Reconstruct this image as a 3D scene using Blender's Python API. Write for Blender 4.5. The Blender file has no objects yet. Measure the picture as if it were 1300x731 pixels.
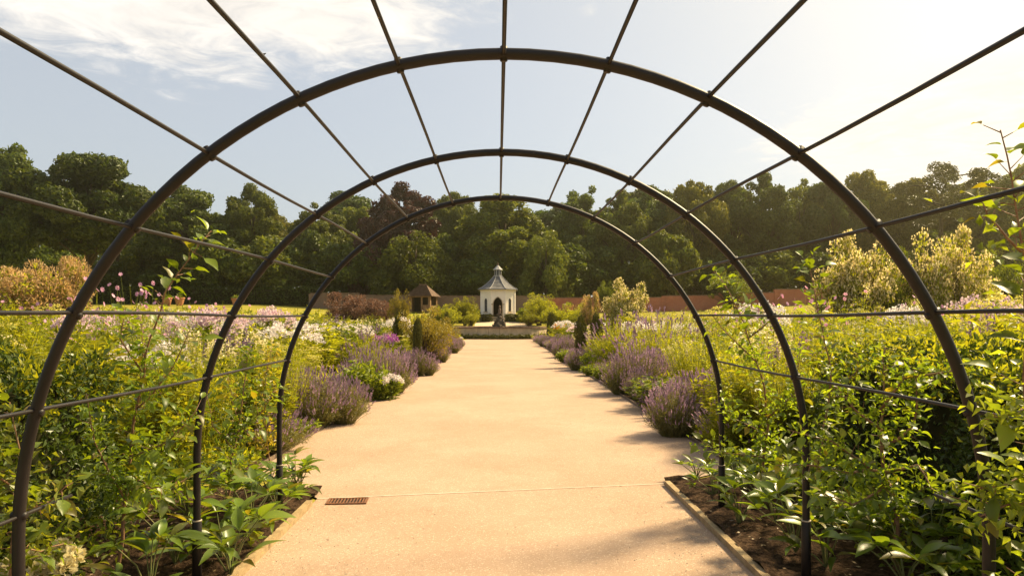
import bpy, math, random
import numpy as np
from mathutils import Vector, Matrix

# ------------------------------------------------------------------ camera, sky, sun, exposure
SC = bpy.context.scene
COL = bpy.context.scene.collection
R = math.radians
F = 900.0            # focal length in photo pixels (1300 wide)
EYE = 1.58
VX, VY = 632.0, 404.0  # vanishing point of the path in the photo

cam = bpy.data.cameras.new('camera')
cam.sensor_width = 36.0
cam.lens = F * 36.0 / 1300.0
cam.shift_x = (650.0 - VX) / 1300.0
cam.shift_y = (VY - 365.5) / 1300.0
cam.clip_start = 0.05
cam.clip_end = 3000
camo = bpy.data.objects.new('camera', cam)
COL.objects.link(camo)
camo.location = (0, 0, EYE)
camo.rotation_euler = (R(90), 0, 0)
SC.camera = camo

SUN_AZ, SUN_EL = R(56), R(43)
SUN_DIR = Vector((math.sin(SUN_AZ) * math.cos(SUN_EL), math.cos(SUN_AZ) * math.cos(SUN_EL), math.sin(SUN_EL)))
sl = bpy.data.lights.new('sun', 'SUN')
sl.energy = 4.6
sl.angle = R(9.0)
sl.color = (1.0, 0.80, 0.47)
so = bpy.data.objects.new('sun', sl)
COL.objects.link(so)
so.rotation_euler = SUN_DIR.to_track_quat('Z', 'Y').to_euler()
so.location = SUN_DIR * 300

SC.view_settings.view_transform = 'Standard'
SC.view_settings.look = 'None'
SC.view_settings.exposure = 1.36
SC.view_settings.gamma = 1.0
SC.cycles.use_denoising = True
SC.cycles.max_bounces = 7
SC.cycles.diffuse_bounces = 3
SC.cycles.transmission_bounces = 4
SC.cycles.transparent_max_bounces = 4
SC.cycles.volume_bounces = 0
SC.cycles.sample_clamp_indirect = 6.0

world = bpy.data.worlds.new('World')
SC.world = world
world.use_nodes = True


class NT:
    """small node-tree helper"""
    def __init__(self, tree):
        self.t = tree
    def n(self, typ, ins=None, **props):
        nd = self.t.nodes.new(typ)
        for k, v in props.items():
            setattr(nd, k, v)
        for k, v in (ins or {}).items():
            if isinstance(v, bpy.types.NodeSocket):
                self.t.links.new(v, nd.inputs[k])
            else:
                nd.inputs[k].default_value = v
        return nd
    def math(self, op, a, b=None, c=None, clamp=False):
        ins = {0: a}
        if b is not None: ins[1] = b
        if c is not None: ins[2] = c
        return self.n('ShaderNodeMath', ins, operation=op, use_clamp=clamp).outputs[0]
    def mix(self, f, a, b, blend='MIX'):
        nd = self.n('ShaderNodeMix', data_type='RGBA', blend_type=blend)
        for key, v in ((0, f), (6, a), (7, b)):
            if isinstance(v, bpy.types.NodeSocket):
                self.t.links.new(v, nd.inputs[key])
            else:
                nd.inputs[key].default_value = v if key == 0 else (*v, 1.0)[:4]
        return nd.outputs[2]
    def ramp(self, f, lo, hi):
        return self.n('ShaderNodeMapRange', {0: f, 1: lo, 2: hi, 3: 0.0, 4: 1.0}, interpolation_type='SMOOTHSTEP').outputs[0]
    def noise(self, vec, scale, detail=3.0, rough=0.5, dist=0.0):
        ins = {'Scale': scale, 'Detail': detail, 'Roughness': rough, 'Distortion': dist}
        if vec is not None: ins['Vector'] = vec
        return self.n('ShaderNodeTexNoise', ins).outputs[0]


def build_world():
    t = NT(world.node_tree)
    bg = world.node_tree.nodes['Background']
    sky = t.n('ShaderNodeTexSky', sky_type='NISHITA')
    sky.sun_disc = False
    sky.sun_elevation = SUN_EL
    sky.sun_rotation = SUN_AZ
    sky.air_density = 1.0
    sky.dust_density = 2.5
    sky.ozone_density = 1.0
    tc = t.n('ShaderNodeTexCoord').outputs['Generated']
    sx = t.n('ShaderNodeSeparateXYZ', {0: tc})
    x, y, z = sx.outputs
    zz = t.math('MAXIMUM', z, 0.03)
    u = t.math('DIVIDE', x, zz)
    v = t.math('DIVIDE', y, zz)
    p = t.n('ShaderNodeCombineXYZ', {0: u, 1: v, 2: 0.0}).outputs[0]
    big = t.noise(p, 0.8, 6.0, 0.62, 0.5)
    fine = t.noise(p, 4.0, 5.0, 0.65, 0.8)

    def blob(cx, cy, rx, ry, gain):
        a = t.math('DIVIDE', t.math('SUBTRACT', u, cx), rx)
        b = t.math('DIVIDE', t.math('SUBTRACT', v, cy), ry)
        d2 = t.math('ADD', t.math('MULTIPLY', a, a), t.math('MULTIPLY', b, b))
        return t.math('MULTIPLY', t.math('POWER', 2.718, t.math('MULTIPLY', d2, -1.0)), gain)
    s = t.math('ADD', t.math('MULTIPLY', big, 0.55), t.math('MULTIPLY', fine, 0.35))
    for b in (blob(-1.05, 2.0, 1.05, 1.0, 0.46), blob(2.6, 3.3, 1.0, 1.1, 0.46), blob(0.29, 2.31, 0.05, 0.09, 0.10), blob(3.9, 5.2, 1.7, 2.0, 0.40)):
        s = t.math('ADD', s, b)
    cl = t.ramp(s, 0.60, 0.80)
    cl = t.math('MULTIPLY', cl, t.ramp(z, 0.05, 0.2))
    # thin high veil that greys the blue, everywhere; it scatters sunlight forward, so it and the clouds brighten towards the sun
    dt = t.n('ShaderNodeVectorMath', {0: tc, 1: tuple(SUN_DIR)}, operation='DOT_PRODUCT').outputs['Value']
    dp = t.math('POWER', t.math('MAXIMUM', dt, 0.0), 5.0)
    gl = t.math('ADD', 1.0, t.math('MULTIPLY', dp, 0.9))
    aur = t.n('ShaderNodeCombineXYZ', {0: t.math('ADD', 1.0, t.math('MULTIPLY', dp, 0.70)), 1: t.math('ADD', 1.0, t.math('MULTIPLY', dp, 0.42)), 2: t.math('ADD', 1.0, t.math('MULTIPLY', dp, -0.15))}).outputs[0]
    veil = t.mix(0.55, sky.outputs[0], t.mix(1.0, (5.1, 5.25, 5.3), aur, 'MULTIPLY'))
    cloud = t.mix(1.0, (7.6, 7.1, 6.5), aur, 'MULTIPLY')
    cf = t.math('ADD', 0.72, t.math('MULTIPLY', fine, 0.6))
    cloud = t.mix(1.0, cloud, t.n('ShaderNodeCombineXYZ', {0: cf, 1: cf, 2: cf}).outputs[0], 'MULTIPLY')
    col = t.mix(t.math('MULTIPLY', cl, 0.85), veil, cloud)
    world.node_tree.links.new(col, bg.inputs[0])
    bg.inputs[1].default_value = 0.058


build_world()

# ------------------------------------------------------------------ helpers
RNG = np.random.default_rng(7)
random.seed(7)
ORD = 'zeroth first second third fourth fifth sixth seventh eighth ninth tenth eleventh twelfth thirteenth fourteenth fifteenth sixteenth seventeenth eighteenth nineteenth twentieth'.split()


def smooth(a, b, x):
    t = np.clip((np.asarray(x, float) - a) / (b - a), 0, 1)
    return t * t * (3 - 2 * t)


def gz(x, y):
    """terrain height"""
    y = np.asarray(y, float); x = np.asarray(x, float)
    z = np.interp(y, [-400, 54.5, 57, 70, 88, 100, 130, 170, 1000], [0, 0, 0.25, 1.5, 2.35, 2.9, 4.2, 5, 5])
    rise = smooth(45, 82, y)
    z = z + rise * smooth(12, 60, x) * 2.2 + rise * smooth(-10, -36, x) * 0.9
    return z


def at(px, py=None, d=None):
    """photo pixel -> world x, y on flat ground (py) or at distance d"""
    if d is None:
        d = F * EYE / (py - VY)
    return (px - VX) * d / F, d


def zat(py, d):
    return EYE + (VY - py) * d / F


def tag(o, label=None, cat=None, group=None, kind=None):
    if label: o['label'] = label
    if cat: o['category'] = cat
    if group: o['group'] = group
    if kind: o['kind'] = kind
    return o


def link(o, parent=None):
    COL.objects.link(o)
    if parent is not None:
        o.parent = parent
    return o


def empty(name, loc, rz=0.0, label=None, cat=None, group=None):
    o = bpy.data.objects.new(name, None)
    o.empty_display_size = 0.2
    link(o)
    o.location = loc
    o.rotation_euler = (0, 0, rz)
    return tag(o, label, cat, group)


def children(o, _c={}):
    return o.children


def copy_tree(o, kids, parent=None):
    """copy a thing with its parts (kids: dict name->list of children built once)"""
    c = o.copy()
    COL.objects.link(c)
    if parent is not None:
        c.parent = parent
    for ch in kids.get(o.name, ()):
        copy_tree(ch, kids, c)
    return c


class MB:
    """collects vertices and faces (numpy) into ONE mesh"""
    def __init__(self):
        self.v = []; self.q = []; self.t = []; self.qm = []; self.tm = []; self.n = 0; self.ng = []
    def add(self, V, Q=None, T=None, m=0):
        V = np.asarray(V, float).reshape(-1, 3)
        self.v.append(V)
        if Q is not None and len(Q):
            Q = np.asarray(Q, int).reshape(-1, 4) + self.n
            self.q.append(Q); self.qm.append(np.full(len(Q), m))
        if T is not None and len(T):
            T = np.asarray(T, int).reshape(-1, 3) + self.n
            self.t.append(T); self.tm.append(np.full(len(T), m))
        self.n += len(V)
        return self
    def mesh(self, name, mats, smooth_=False):
        V = np.concatenate(self.v)
        Q = np.concatenate(self.q) if self.q else np.zeros((0, 4), int)
        T = np.concatenate(self.t) if self.t else np.zeros((0, 3), int)
        me = bpy.data.meshes.new(name)
        me.vertices.add(len(V)); me.vertices.foreach_set('co', V.ravel())
        nl = Q.size + T.size
        me.loops.add(nl)
        me.loops.foreach_set('vertex_index', np.concatenate([Q.ravel(), T.ravel()]).astype(np.int32))
        me.polygons.add(len(Q) + len(T))
        ls = np.concatenate([np.arange(len(Q)) * 4, Q.size + np.arange(len(T)) * 3]).astype(np.int32)
        me.polygons.foreach_set('loop_start', ls)
        mi = np.concatenate([*(self.qm or [np.zeros(0)]), *(self.tm or [np.zeros(0)])]).astype(np.int32)
        if not isinstance(mats, (list, tuple)): mats = [mats]
        for m in mats: me.materials.append(m)
        me.polygons.foreach_set('material_index', mi)
        me.polygons.foreach_set('use_smooth', np.full(len(Q) + len(T), bool(smooth_)))
        me.update(calc_edges=True)
        return me
    def build(self, name, mats, parent=None, smooth_=False, loc=None, kind=None):
        o = bpy.data.objects.new(name, self.mesh(name, mats, smooth_))
        link(o, parent)
        if loc is not None: o.location = loc
        if kind: o['kind'] = kind
        return o
    # --- shapes
    def box(self, c, s, rz=0.0, m=0, taper=1.0):
        x, y, z = s[0] / 2, s[1] / 2, s[2] / 2
        V = np.array([[-x, -y, -z], [x, -y, -z], [x, y, -z], [-x, y, -z], [-x * taper, -y * taper, z], [x * taper, -y * taper, z], [x * taper, y * taper, z], [-x * taper, y * taper, z]])
        if rz:
            cs, sn = math.cos(rz), math.sin(rz)
            V = np.stack([V[:, 0] * cs - V[:, 1] * sn, V[:, 0] * sn + V[:, 1] * cs, V[:, 2]], 1)
        V = V + np.array(c)
        return self.add(V, [[0, 3, 2, 1], [4, 5, 6, 7], [0, 1, 5, 4], [1, 2, 6, 5], [2, 3, 7, 6], [3, 0, 4, 7]], m=m)
    def tube(self, pts, rad, sides=8, m=0, cap=True):
        P = np.asarray(pts, float); n = len(P)
        rad = np.broadcast_to(np.asarray(rad, float), (n,))
        D = np.gradient(P, axis=0); D /= np.linalg.norm(D, axis=1)[:, None] + 1e-9
        ref = np.array([0.0, 0.0, 1.0]) if abs(D[0, 2]) < 0.9 else np.array([1.0, 0.0, 0.0])
        V = []
        U = np.cross(D[0], ref); U /= np.linalg.norm(U)
        for i in range(n):
            U = U - D[i] * U.dot(D[i]); U /= np.linalg.norm(U) + 1e-9
            W = np.cross(D[i], U)
            a = np.arange(sides) * 2 * math.pi / sides
            V.append(P[i] + rad[i] * (np.cos(a)[:, None] * U + np.sin(a)[:, None] * W))
        V = np.concatenate(V)
        Q = []
        for i in range(n - 1):
            for k in range(sides):
                k2 = (k + 1) % sides
                Q.append([i * sides + k, i * sides + k2, (i + 1) * sides + k2, (i + 1) * sides + k])
        T = []
        if cap:
            V = np.concatenate([V, P[:1], P[-1:]])
            for k in range(sides):
                k2 = (k + 1) % sides
                T.append([n * sides, k2, k]); T.append([n * sides + 1, (n - 1) * sides + k, (n - 1) * sides + k2])
        return self.add(V, Q, T, m)
    def lathe(self, prof, sides=16, c=(0, 0, 0), rot=0.0, m=0):
        prof = np.asarray(prof, float); n = len(prof)
        a = np.arange(sides) * 2 * math.pi / sides + rot
        V = np.stack([prof[:, 0][:, None] * np.cos(a), prof[:, 0][:, None] * np.sin(a), np.repeat(prof[:, 1][:, None], sides, 1)], -1).reshape(-1, 3) + np.array(c)
        Q = [[i * sides + k, i * sides + (k + 1) % sides, (i + 1) * sides + (k + 1) % sides, (i + 1) * sides + k] for i in range(n - 1) for k in range(sides)]
        return self.add(V, Q, None, m)
    def kites(self, P, D, N, L, W, m=0, fold=0.0, droop=0.0):
        """many small leaf-shaped faces: P base, D direction, N face normal hint"""
        P = np.asarray(P, float); n = len(P)
        D = D / (np.linalg.norm(D, axis=1)[:, None] + 1e-9)
        S = np.cross(D, N); S /= np.linalg.norm(S, axis=1)[:, None] + 1e-9
        NN = np.cross(S, D)
        L = np.broadcast_to(np.asarray(L, float), (n,))[:, None]; W = np.broadcast_to(np.asarray(W, float), (n,))[:, None]
        mid = P + D * L * 0.45 + NN * L * fold
        tip = P + D * L - NN * L * droop
        V = np.stack([P, mid + S * W / 2, tip, mid - S * W / 2], 1).reshape(-1, 3)
        i = np.arange(n)[:, None] * 4 + np.arange(4)[None]
        return self.add(V, i, None, m)
    def ribbons(self, A, B, w0, w1, m=0, rng=RNG):
        A = np.asarray(A, float); B = np.asarray(B, float); n = len(A)
        D = B - A
        S = np.cross(D, rng.normal(size=(n, 3))); S /= np.linalg.norm(S, axis=1)[:, None] + 1e-9
        w0 = np.broadcast_to(np.asarray(w0, float), (n,))[:, None]; w1 = np.broadcast_to(np.asarray(w1, float), (n,))[:, None]
        V = np.stack([A - S * w0 / 2, A + S * w0 / 2, B + S * w1 / 2, B - S * w1 / 2], 1).reshape(-1, 3)
        i = np.arange(n)[:, None] * 4 + np.arange(4)[None]
        return self.add(V, i, None, m)


def unit(v):
    return v / (np.linalg.norm(v, axis=-1, keepdims=True) + 1e-9)


# ------------------------------------------------------------------ materials
MAT = {}


def base_mat(name):
    m = bpy.data.materials.new(name)
    m.use_nodes = True
    t = NT(m.node_tree)
    return m, t, m.node_tree.nodes['Principled BSDF']


def leaf_mat(name, c1, c2, trans=0.4, rough=0.5, spec=0.3, tcol=None, var=0.5, age=0.0):
    m, t, b = base_mat(name)
    geo = t.n('ShaderNodeNewGeometry')
    oi = t.n('ShaderNodeObjectInfo')
    r = geo.outputs['Random Per Island']
    c = t.mix(r, c1, c2)
    if age:          # a few leaves yellow or brown, others young and pale
        q = t.math('FRACT', t.math('MULTIPLY', oi.outputs['Random'], 17.3))
        c = t.mix(t.math('MULTIPLY', t.ramp(q, 1.0 - age, 1.0 - age * .4), .75), c, (0.26, 0.20, 0.04))
        c = t.mix(t.math('MULTIPLY', t.ramp(q, .12, .05), .5), c, (0.10, 0.055, 0.025))
        spots = t.ramp(t.noise(t.n('ShaderNodeTexCoord').outputs['Object'], 70.0, 4.0, .7), .60, .72)
        c = t.mix(t.math('MULTIPLY', spots, .45), c, (0.17, 0.14, 0.04))
    k = t.math('ADD', 1.0 - var / 2, t.math('MULTIPLY', oi.outputs['Random'], var))
    k = t.math('MULTIPLY', k, t.math('ADD', 0.75, t.math('MULTIPLY', t.math('FRACT', t.math('MULTIPLY', r, 7.31)), 0.5)))
    c = t.mix(1.0, c, t.n('ShaderNodeCombineXYZ', {0: k, 1: k, 2: k}).outputs[0], 'MULTIPLY')
    m.node_tree.links.new(c, b.inputs['Base Color'])
    b.inputs['Roughness'].default_value = rough
    b.inputs['Specular IOR Level'].default_value = spec
    if trans:
        tc = tcol or (1.5, 1.35, 0.45)
        tl = t.n('ShaderNodeBsdfTranslucent', {0: t.mix(1.0, c, tc, 'MULTIPLY')})
        mx = t.n('ShaderNodeMixShader', {0: trans, 1: b.outputs[0], 2: tl.outputs[0]})
        m.node_tree.links.new(mx.outputs[0], m.node_tree.nodes['Material Output'].inputs[0])
    MAT[name] = m
    return m


def solid_mat(name, c1, c2=None, scale=8.0, rough=0.7, spec=0.3, bump=0.0, bscale=60.0, metal=0.0, bdist=0.01, contrast=(0.35, 0.65)):
    m, t, b = base_mat(name)
    obj = t.n('ShaderNodeTexCoord').outputs['Object']
    if c2:
        f = t.ramp(t.noise(obj, scale, 6.0, 0.6), *contrast)
        m.node_tree.links.new(t.mix(f, c1, c2), b.inputs['Base Color'])
    else:
        b.inputs['Base Color'].default_value = (*c1, 1)
    b.inputs['Roughness'].default_value = rough
    b.inputs['Specular IOR Level'].default_value = spec
    b.inputs['Metallic'].default_value = metal
    if bump:
        bn = t.n('ShaderNodeBump', {'Strength': bump, 'Distance': bdist, 'Height': t.noise(obj, bscale, 5.0, 0.6)})
        m.node_tree.links.new(bn.outputs[0], b.inputs['Normal'])
    MAT[name] = m
    return m


def path_mat():
    m, t, b = base_mat('bound_gravel')
    p = t.n('ShaderNodeTexCoord').outputs['Object']
    big = t.noise(p, 0.55, 5.0, 0.6)
    med = t.noise(p, 3.0, 6.0, 0.7)
    fin = t.noise(p, 190.0, 3.0, 0.7)
    vor = t.n('ShaderNodeTexVoronoi', {'Vector': p, 'Scale': 130.0})
    c = t.mix(t.ramp(big, 0.3, 0.7), (0.330, 0.226, 0.155), (0.395, 0.281, 0.203))
    c = t.mix(t.math('MULTIPLY', t.ramp(t.noise(p, 1.1, 8.0, 0.75, 1.0), 0.50, 0.72), 0.5), c, (0.29, 0.20, 0.13))
    c = t.mix(t.math('MULTIPLY', t.ramp(med, 0.5, 0.75), 0.35), c, (0.28, 0.185, 0.115))
    g = t.math('ADD', 0.58, t.math('MULTIPLY', fin, 0.84))
    c = t.mix(0.9, c, t.n('ShaderNodeCombineXYZ', {0: g, 1: g, 2: g}).outputs[0], 'MULTIPLY')
    st = t.n('ShaderNodeSeparateColor', {0: vor.outputs['Color']}).outputs[0]
    c = t.mix(t.math('MULTIPLY', t.ramp(st, 0.86, 0.9), 0.45), c, (0.30, 0.21, 0.13))
    c = t.mix(t.math('MULTIPLY', t.ramp(st, 0.1, 0.06), 0.4), c, (0.72, 0.6, 0.45))
    m.node_tree.links.new(c, b.inputs['Base Color'])
    b.inputs['Roughness'].default_value = 0.9
    b.inputs['Specular IOR Level'].default_value = 0.15
    h = t.math('ADD', fin, t.math('MULTIPLY', vor.outputs['Distance'], 0.6))
    bn = t.n('ShaderNodeBump', {'Strength': 0.5, 'Distance': 0.006, 'Height': h})
    m.node_tree.links.new(bn.outputs[0], b.inputs['Normal'])
    MAT['path'] = m


def brick_mat(name, c1, c2, mortar):
    m, t, b = base_mat(name)
    p = t.n('ShaderNodeTexCoord').outputs['Object']
    s = t.n('ShaderNodeSeparateXYZ', {0: p})
    q = t.n('ShaderNodeCombineXYZ', {0: s.outputs[0], 1: s.outputs[2], 2: 0.0}).outputs[0]
    br = t.n('ShaderNodeTexBrick', {'Vector': q, 'Color1': (*c1, 1), 'Color2': (*c2, 1), 'Mortar': (*mortar, 1), 'Scale': 1.0, 'Mortar Size': 0.008, 'Brick Width': 0.23, 'Row Height': 0.078})
    f = t.ramp(t.noise(p, 0.9, 6.0, 0.65), 0.35, 0.75)
    c = t.mix(t.math('MULTIPLY', f, 0.5), br.outputs[0], tuple(v * 0.55 for v in c1))
    m.node_tree.links.new(c, b.inputs['Base Color'])
    b.inputs['Roughness'].default_value = 0.9
    MAT[name] = m


path_mat()
leaf_mat('tree_dark', (0.042, 0.074, 0.01), (0.112, 0.14, 0.018), trans=0.38, var=0.5)
leaf_mat('tree_mid', (0.07, 0.104, 0.012), (0.165, 0.182, 0.022), trans=0.38, var=0.5)
leaf_mat('tree_lime', (0.085, 0.12, 0.016), (0.15, 0.168, 0.026), trans=0.38, var=0.4)
leaf_mat('tree_warm', (0.085, 0.098, 0.012), (0.18, 0.172, 0.022), trans=0.38, var=0.4)
leaf_mat('tree_deep', (0.03, 0.062, 0.014), (0.08, 0.115, 0.024), trans=0.38, var=0.4)
leaf_mat('tree_copper', (0.036, 0.014, 0.012), (0.075, 0.027, 0.023), trans=0.22, tcol=(1.4, 0.8, 0.6), var=0.2)
leaf_mat('tree_pine', (0.05, 0.062, 0.015), (0.095, 0.096, 0.024), trans=0.15, var=0.3)
leaf_mat('hedge_leaf', (0.032, 0.06, 0.009), (0.085, 0.115, 0.015), trans=0.30, rough=0.4, spec=0.35, var=0.0)
leaf_mat('yew_leaf', (0.045, 0.055, 0.01), (0.135, 0.128, 0.018), trans=0.15, rough=0.5, var=0.3)
leaf_mat('gold_leaf', (0.16, 0.14, 0.02), (0.28, 0.22, 0.03), trans=0.35, var=0.3)
leaf_mat('lime_leaf', (0.13, 0.18, 0.02), (0.22, 0.26, 0.03), trans=0.45, var=0.3)
leaf_mat('green_leaf', (0.085, 0.13, 0.014), (0.18, 0.205, 0.024), trans=0.50, rough=0.42, var=0.4)
leaf_mat('mead_leaf', (0.155, 0.19, 0.014), (0.33, 0.325, 0.026), trans=0.55, var=0.5)
leaf_mat('lav_leaf', (0.12, 0.125, 0.045), (0.2, 0.185, 0.068), trans=0.35, var=0.3)
leaf_mat('lav_flower', (0.21, 0.145, 0.19), (0.36, 0.265, 0.31), trans=0.35, tcol=(1.1, 0.9, 1.1), var=0.4)
leaf_mat('white_petal', (0.70, 0.62, 0.58), (0.82, 0.76, 0.70), trans=0.40, tcol=(1, 1, 1), var=0.1)
leaf_mat('pink_petal', (0.62, 0.40, 0.46), (0.78, 0.64, 0.64), trans=0.40, tcol=(1, 1, 1), var=0.2)
leaf_mat('cosmos_petal', (0.6, 0.26, 0.42), (0.72, 0.46, 0.56), trans=0.4, tcol=(1, 1, 1), var=0.2)
leaf_mat('magenta_petal', (0.38, 0.07, 0.38), (0.50, 0.16, 0.50), trans=0.4, tcol=(1, 1, 1), var=0.2)
leaf_mat('orange_petal', (0.60, 0.14, 0.02), (0.75, 0.24, 0.03), trans=0.4, tcol=(1, 1, 1), var=0.2)
leaf_mat('yellow_petal', (0.5, 0.44, 0.07), (0.66, 0.58, 0.16), trans=0.4, tcol=(1, 1, 0.8), var=0.2)
leaf_mat('cream_petal', (0.62, 0.52, 0.26), (0.80, 0.74, 0.48), trans=0.45, tcol=(1, 1, 0.9), var=0.2)
leaf_mat('smoke_plume', (0.4, 0.26, 0.11), (0.6, 0.43, 0.21), trans=0.45, tcol=(1.1, 1, 0.8), var=0.2)
leaf_mat('rust_plume', (0.14, 0.075, 0.045), (0.24, 0.13, 0.085), trans=0.35, tcol=(1.1, 1, 0.9), var=0.2)
leaf_mat('blossom', (0.62, 0.48, 0.2), (0.84, 0.72, 0.4), trans=0.5, tcol=(1, 1, 0.9), var=0.1)
leaf_mat('fore_leaf', (0.105, 0.175, 0.018), (0.175, 0.25, 0.03), trans=0.50, rough=0.33, spec=0.5, tcol=(1.7, 1.5, 0.4), var=0.7, age=0.09)
leaf_mat('apple_leaf', (0.105, 0.178, 0.02), (0.185, 0.25, 0.03), trans=0.55, rough=0.38, spec=0.45, tcol=(1.9, 1.6, 0.35), var=0.7, age=0.09)
leaf_mat('grass_blade', (0.10, 0.13, 0.02), (0.17, 0.18, 0.03), trans=0.35, var=0.0)
leaf_mat('dry_leaf', (0.16, 0.10, 0.05), (0.24, 0.17, 0.09), trans=0.0, var=0.2)
solid_mat('stem', (0.10, 0.12, 0.035), (0.16, 0.15, 0.05), 10)
solid_mat('bark', (0.050, 0.038, 0.026), (0.085, 0.065, 0.045), 6, 0.9, 0.1, 0.8, 20, bdist=0.03)
solid_mat('twig', (0.19, 0.095, 0.052), (0.29, 0.17, 0.09), 30, 0.7, 0.3, 0.4, 90)
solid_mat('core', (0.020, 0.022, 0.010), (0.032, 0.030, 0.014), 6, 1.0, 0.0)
solid_mat('soil', (0.030, 0.018, 0.011), (0.085, 0.052, 0.032), 22, 1.0, 0.05, 1.0, 45, bdist=0.03)
solid_mat('lawn', (0.20, 0.185, 0.030), (0.30, 0.255, 0.045), 0.6, 1.0, 0.05, 0.4, 8, bdist=0.05)
solid_mat('terrace', (0.46, 0.35, 0.23), (0.56, 0.44, 0.30), 1.2, 0.9, 0.1)
solid_mat('joint', (0.52, 0.42, 0.32), (0.42, 0.325, 0.24), 6, 0.85, 0.2, 0.3, 90)
solid_mat('timber', (0.25, 0.175, 0.09), (0.35, 0.255, 0.14), 14, 0.8, 0.2, 0.5, 60)
solid_mat('steel_edge', (0.10, 0.07, 0.05), (0.18, 0.13, 0.09), 8, 0.6, 0.3)
solid_mat('rust', (0.22, 0.085, 0.028), (0.11, 0.05, 0.024), 40, 0.7, 0.3, 0.4, 100)
solid_mat('black_paint', (0.008, 0.006, 0.0055), (0.015, 0.011, 0.010), 3, 0.5, 0.3, 0.15, 160, bdist=0.002)
solid_mat('steel_bare', (0.40, 0.34, 0.27), (0.2, 0.15, 0.1), 30, 0.5, 0.4)
solid_mat('render_wall', (0.88, 0.80, 0.66), (0.80, 0.71, 0.57), 1.5, 0.85, 0.15, 0.2, 25, contrast=(0.4, 0.8))
solid_mat('stone', (0.58, 0.45, 0.29), (0.44, 0.34, 0.22), 2.5, 0.85, 0.2, 0.4, 12)
solid_mat('stone_dark', (0.25, 0.165, 0.11), (0.14, 0.09, 0.06), 2.5, 0.85, 0.2, 0.4, 12)
solid_mat('rock', (0.07, 0.050, 0.034), (0.16, 0.12, 0.08), 5, 0.9, 0.2, 1.0, 9, bdist=0.1)
solid_mat('lead', (0.10, 0.098, 0.098), (0.155, 0.15, 0.148), 3, 0.8, 0.15)
solid_mat('lead_light', (0.40, 0.38, 0.35), (0.30, 0.285, 0.27), 3, 0.7, 0.2)
solid_mat('clay_tile', (0.085, 0.05, 0.034), (0.14, 0.088, 0.058), 3, 0.85, 0.2)
solid_mat('oak', (0.26, 0.16, 0.085), (0.18, 0.105, 0.055), 4, 0.8, 0.2)
solid_mat('inside_shade', (0.020, 0.016, 0.013), (0.03, 0.024, 0.02), 3, 0.9, 0.1)  # near-black colour that stands for shade inside openings
solid_mat('window_glass', (0.030, 0.034, 0.036), None, rough=0.08, spec=0.6)
solid_mat('terracotta', (0.46, 0.22, 0.11), (0.36, 0.16, 0.08), 5, 0.85, 0.1)
solid_mat('white_cloth', (0.78, 0.76, 0.72), (0.66, 0.64, 0.6), 3, 0.9, 0.1)
solid_mat('bird', (0.03, 0.028, 0.03), (0.05, 0.045, 0.04), 9)
brick_mat('brick_red', (0.46, 0.13, 0.055), (0.38, 0.105, 0.05), (0.36, 0.26, 0.19))
brick_mat('brick_brown', (0.22, 0.13, 0.08), (0.165, 0.10, 0.065), (0.24, 0.185, 0.135))
wm, wt, wb = base_mat('water')
wb.inputs['Base Color'].default_value = (0.02, 0.03, 0.02, 1)
wb.inputs['Roughness'].default_value = 0.05
wm.node_tree.links.new(wt.n('ShaderNodeBump', {'Strength': 0.3, 'Distance': 0.02, 'Height': wt.noise(wt.n('ShaderNodeTexCoord').outputs['Object'], 6.0)}).outputs[0], wb.inputs['Normal'])
MAT['water'] = wm

# ------------------------------------------------------------------ setting: ground, path, beds
PW, GW = 1.58, 2.5      # half widths of the tunnel path and the garden path


def ground():
    xs = np.concatenate([np.linspace(-600, -90, 12), np.linspace(-80, 80, 65), np.linspace(90, 600, 12)])
    ys = np.concatenate([np.linspace(-300, 0, 8), np.linspace(6, 54, 9), np.linspace(55, 135, 54), np.linspace(150, 700, 16)])
    X, Y = np.meshgrid(xs, ys)
    V = np.stack([X, Y, gz(X, Y) - 0.01], -1).reshape(-1, 3)
    nx = len(xs)
    Q = [[j * nx + i, j * nx + i + 1, (j + 1) * nx + i + 1, (j + 1) * nx + i] for j in range(len(ys) - 1) for i in range(nx - 1)]
    MB().add(V, Q).build('ground', MAT['lawn'], None, True, kind='structure')


def sheet(name, pts, z, mat, kind='structure'):
    n = len(pts)
    me = bpy.data.meshes.new(name)
    me.from_pydata([(p[0], p[1], z) for p in pts], [], [list(range(n))])
    me.materials.append(mat)
    o = link(bpy.data.objects.new(name, me))
    o['kind'] = kind
    return o


def bumpy_bed(name, x0, x1, y0, y1, step, amp, base):
    xs = np.arange(x0, x1 + step / 2, step); ys = np.arange(y0, y1 + step / 2, step)
    X, Y = np.meshgrid(xs, ys)
    r = np.random.default_rng(len(name) + int(abs(x0) * 10))
    Z = base + amp * (r.random(X.shape) * 0.6 + 0.5 * np.sin(X * 5.1 + Y * 2.3) * np.sin(Y * 4.3 - X) + 0.3 * np.sin(X * 13 + Y * 17))
    V = np.stack([X, Y, Z], -1).reshape(-1, 3); nx = len(xs)
    Q = [[j * nx + i, j * nx + i + 1, (j + 1) * nx + i + 1, (j + 1) * nx + i] for j in range(len(ys) - 1) for i in range(nx - 1)]
    return MB().add(V, Q).build(name, MAT['soil'], None, True, kind='structure')


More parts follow.
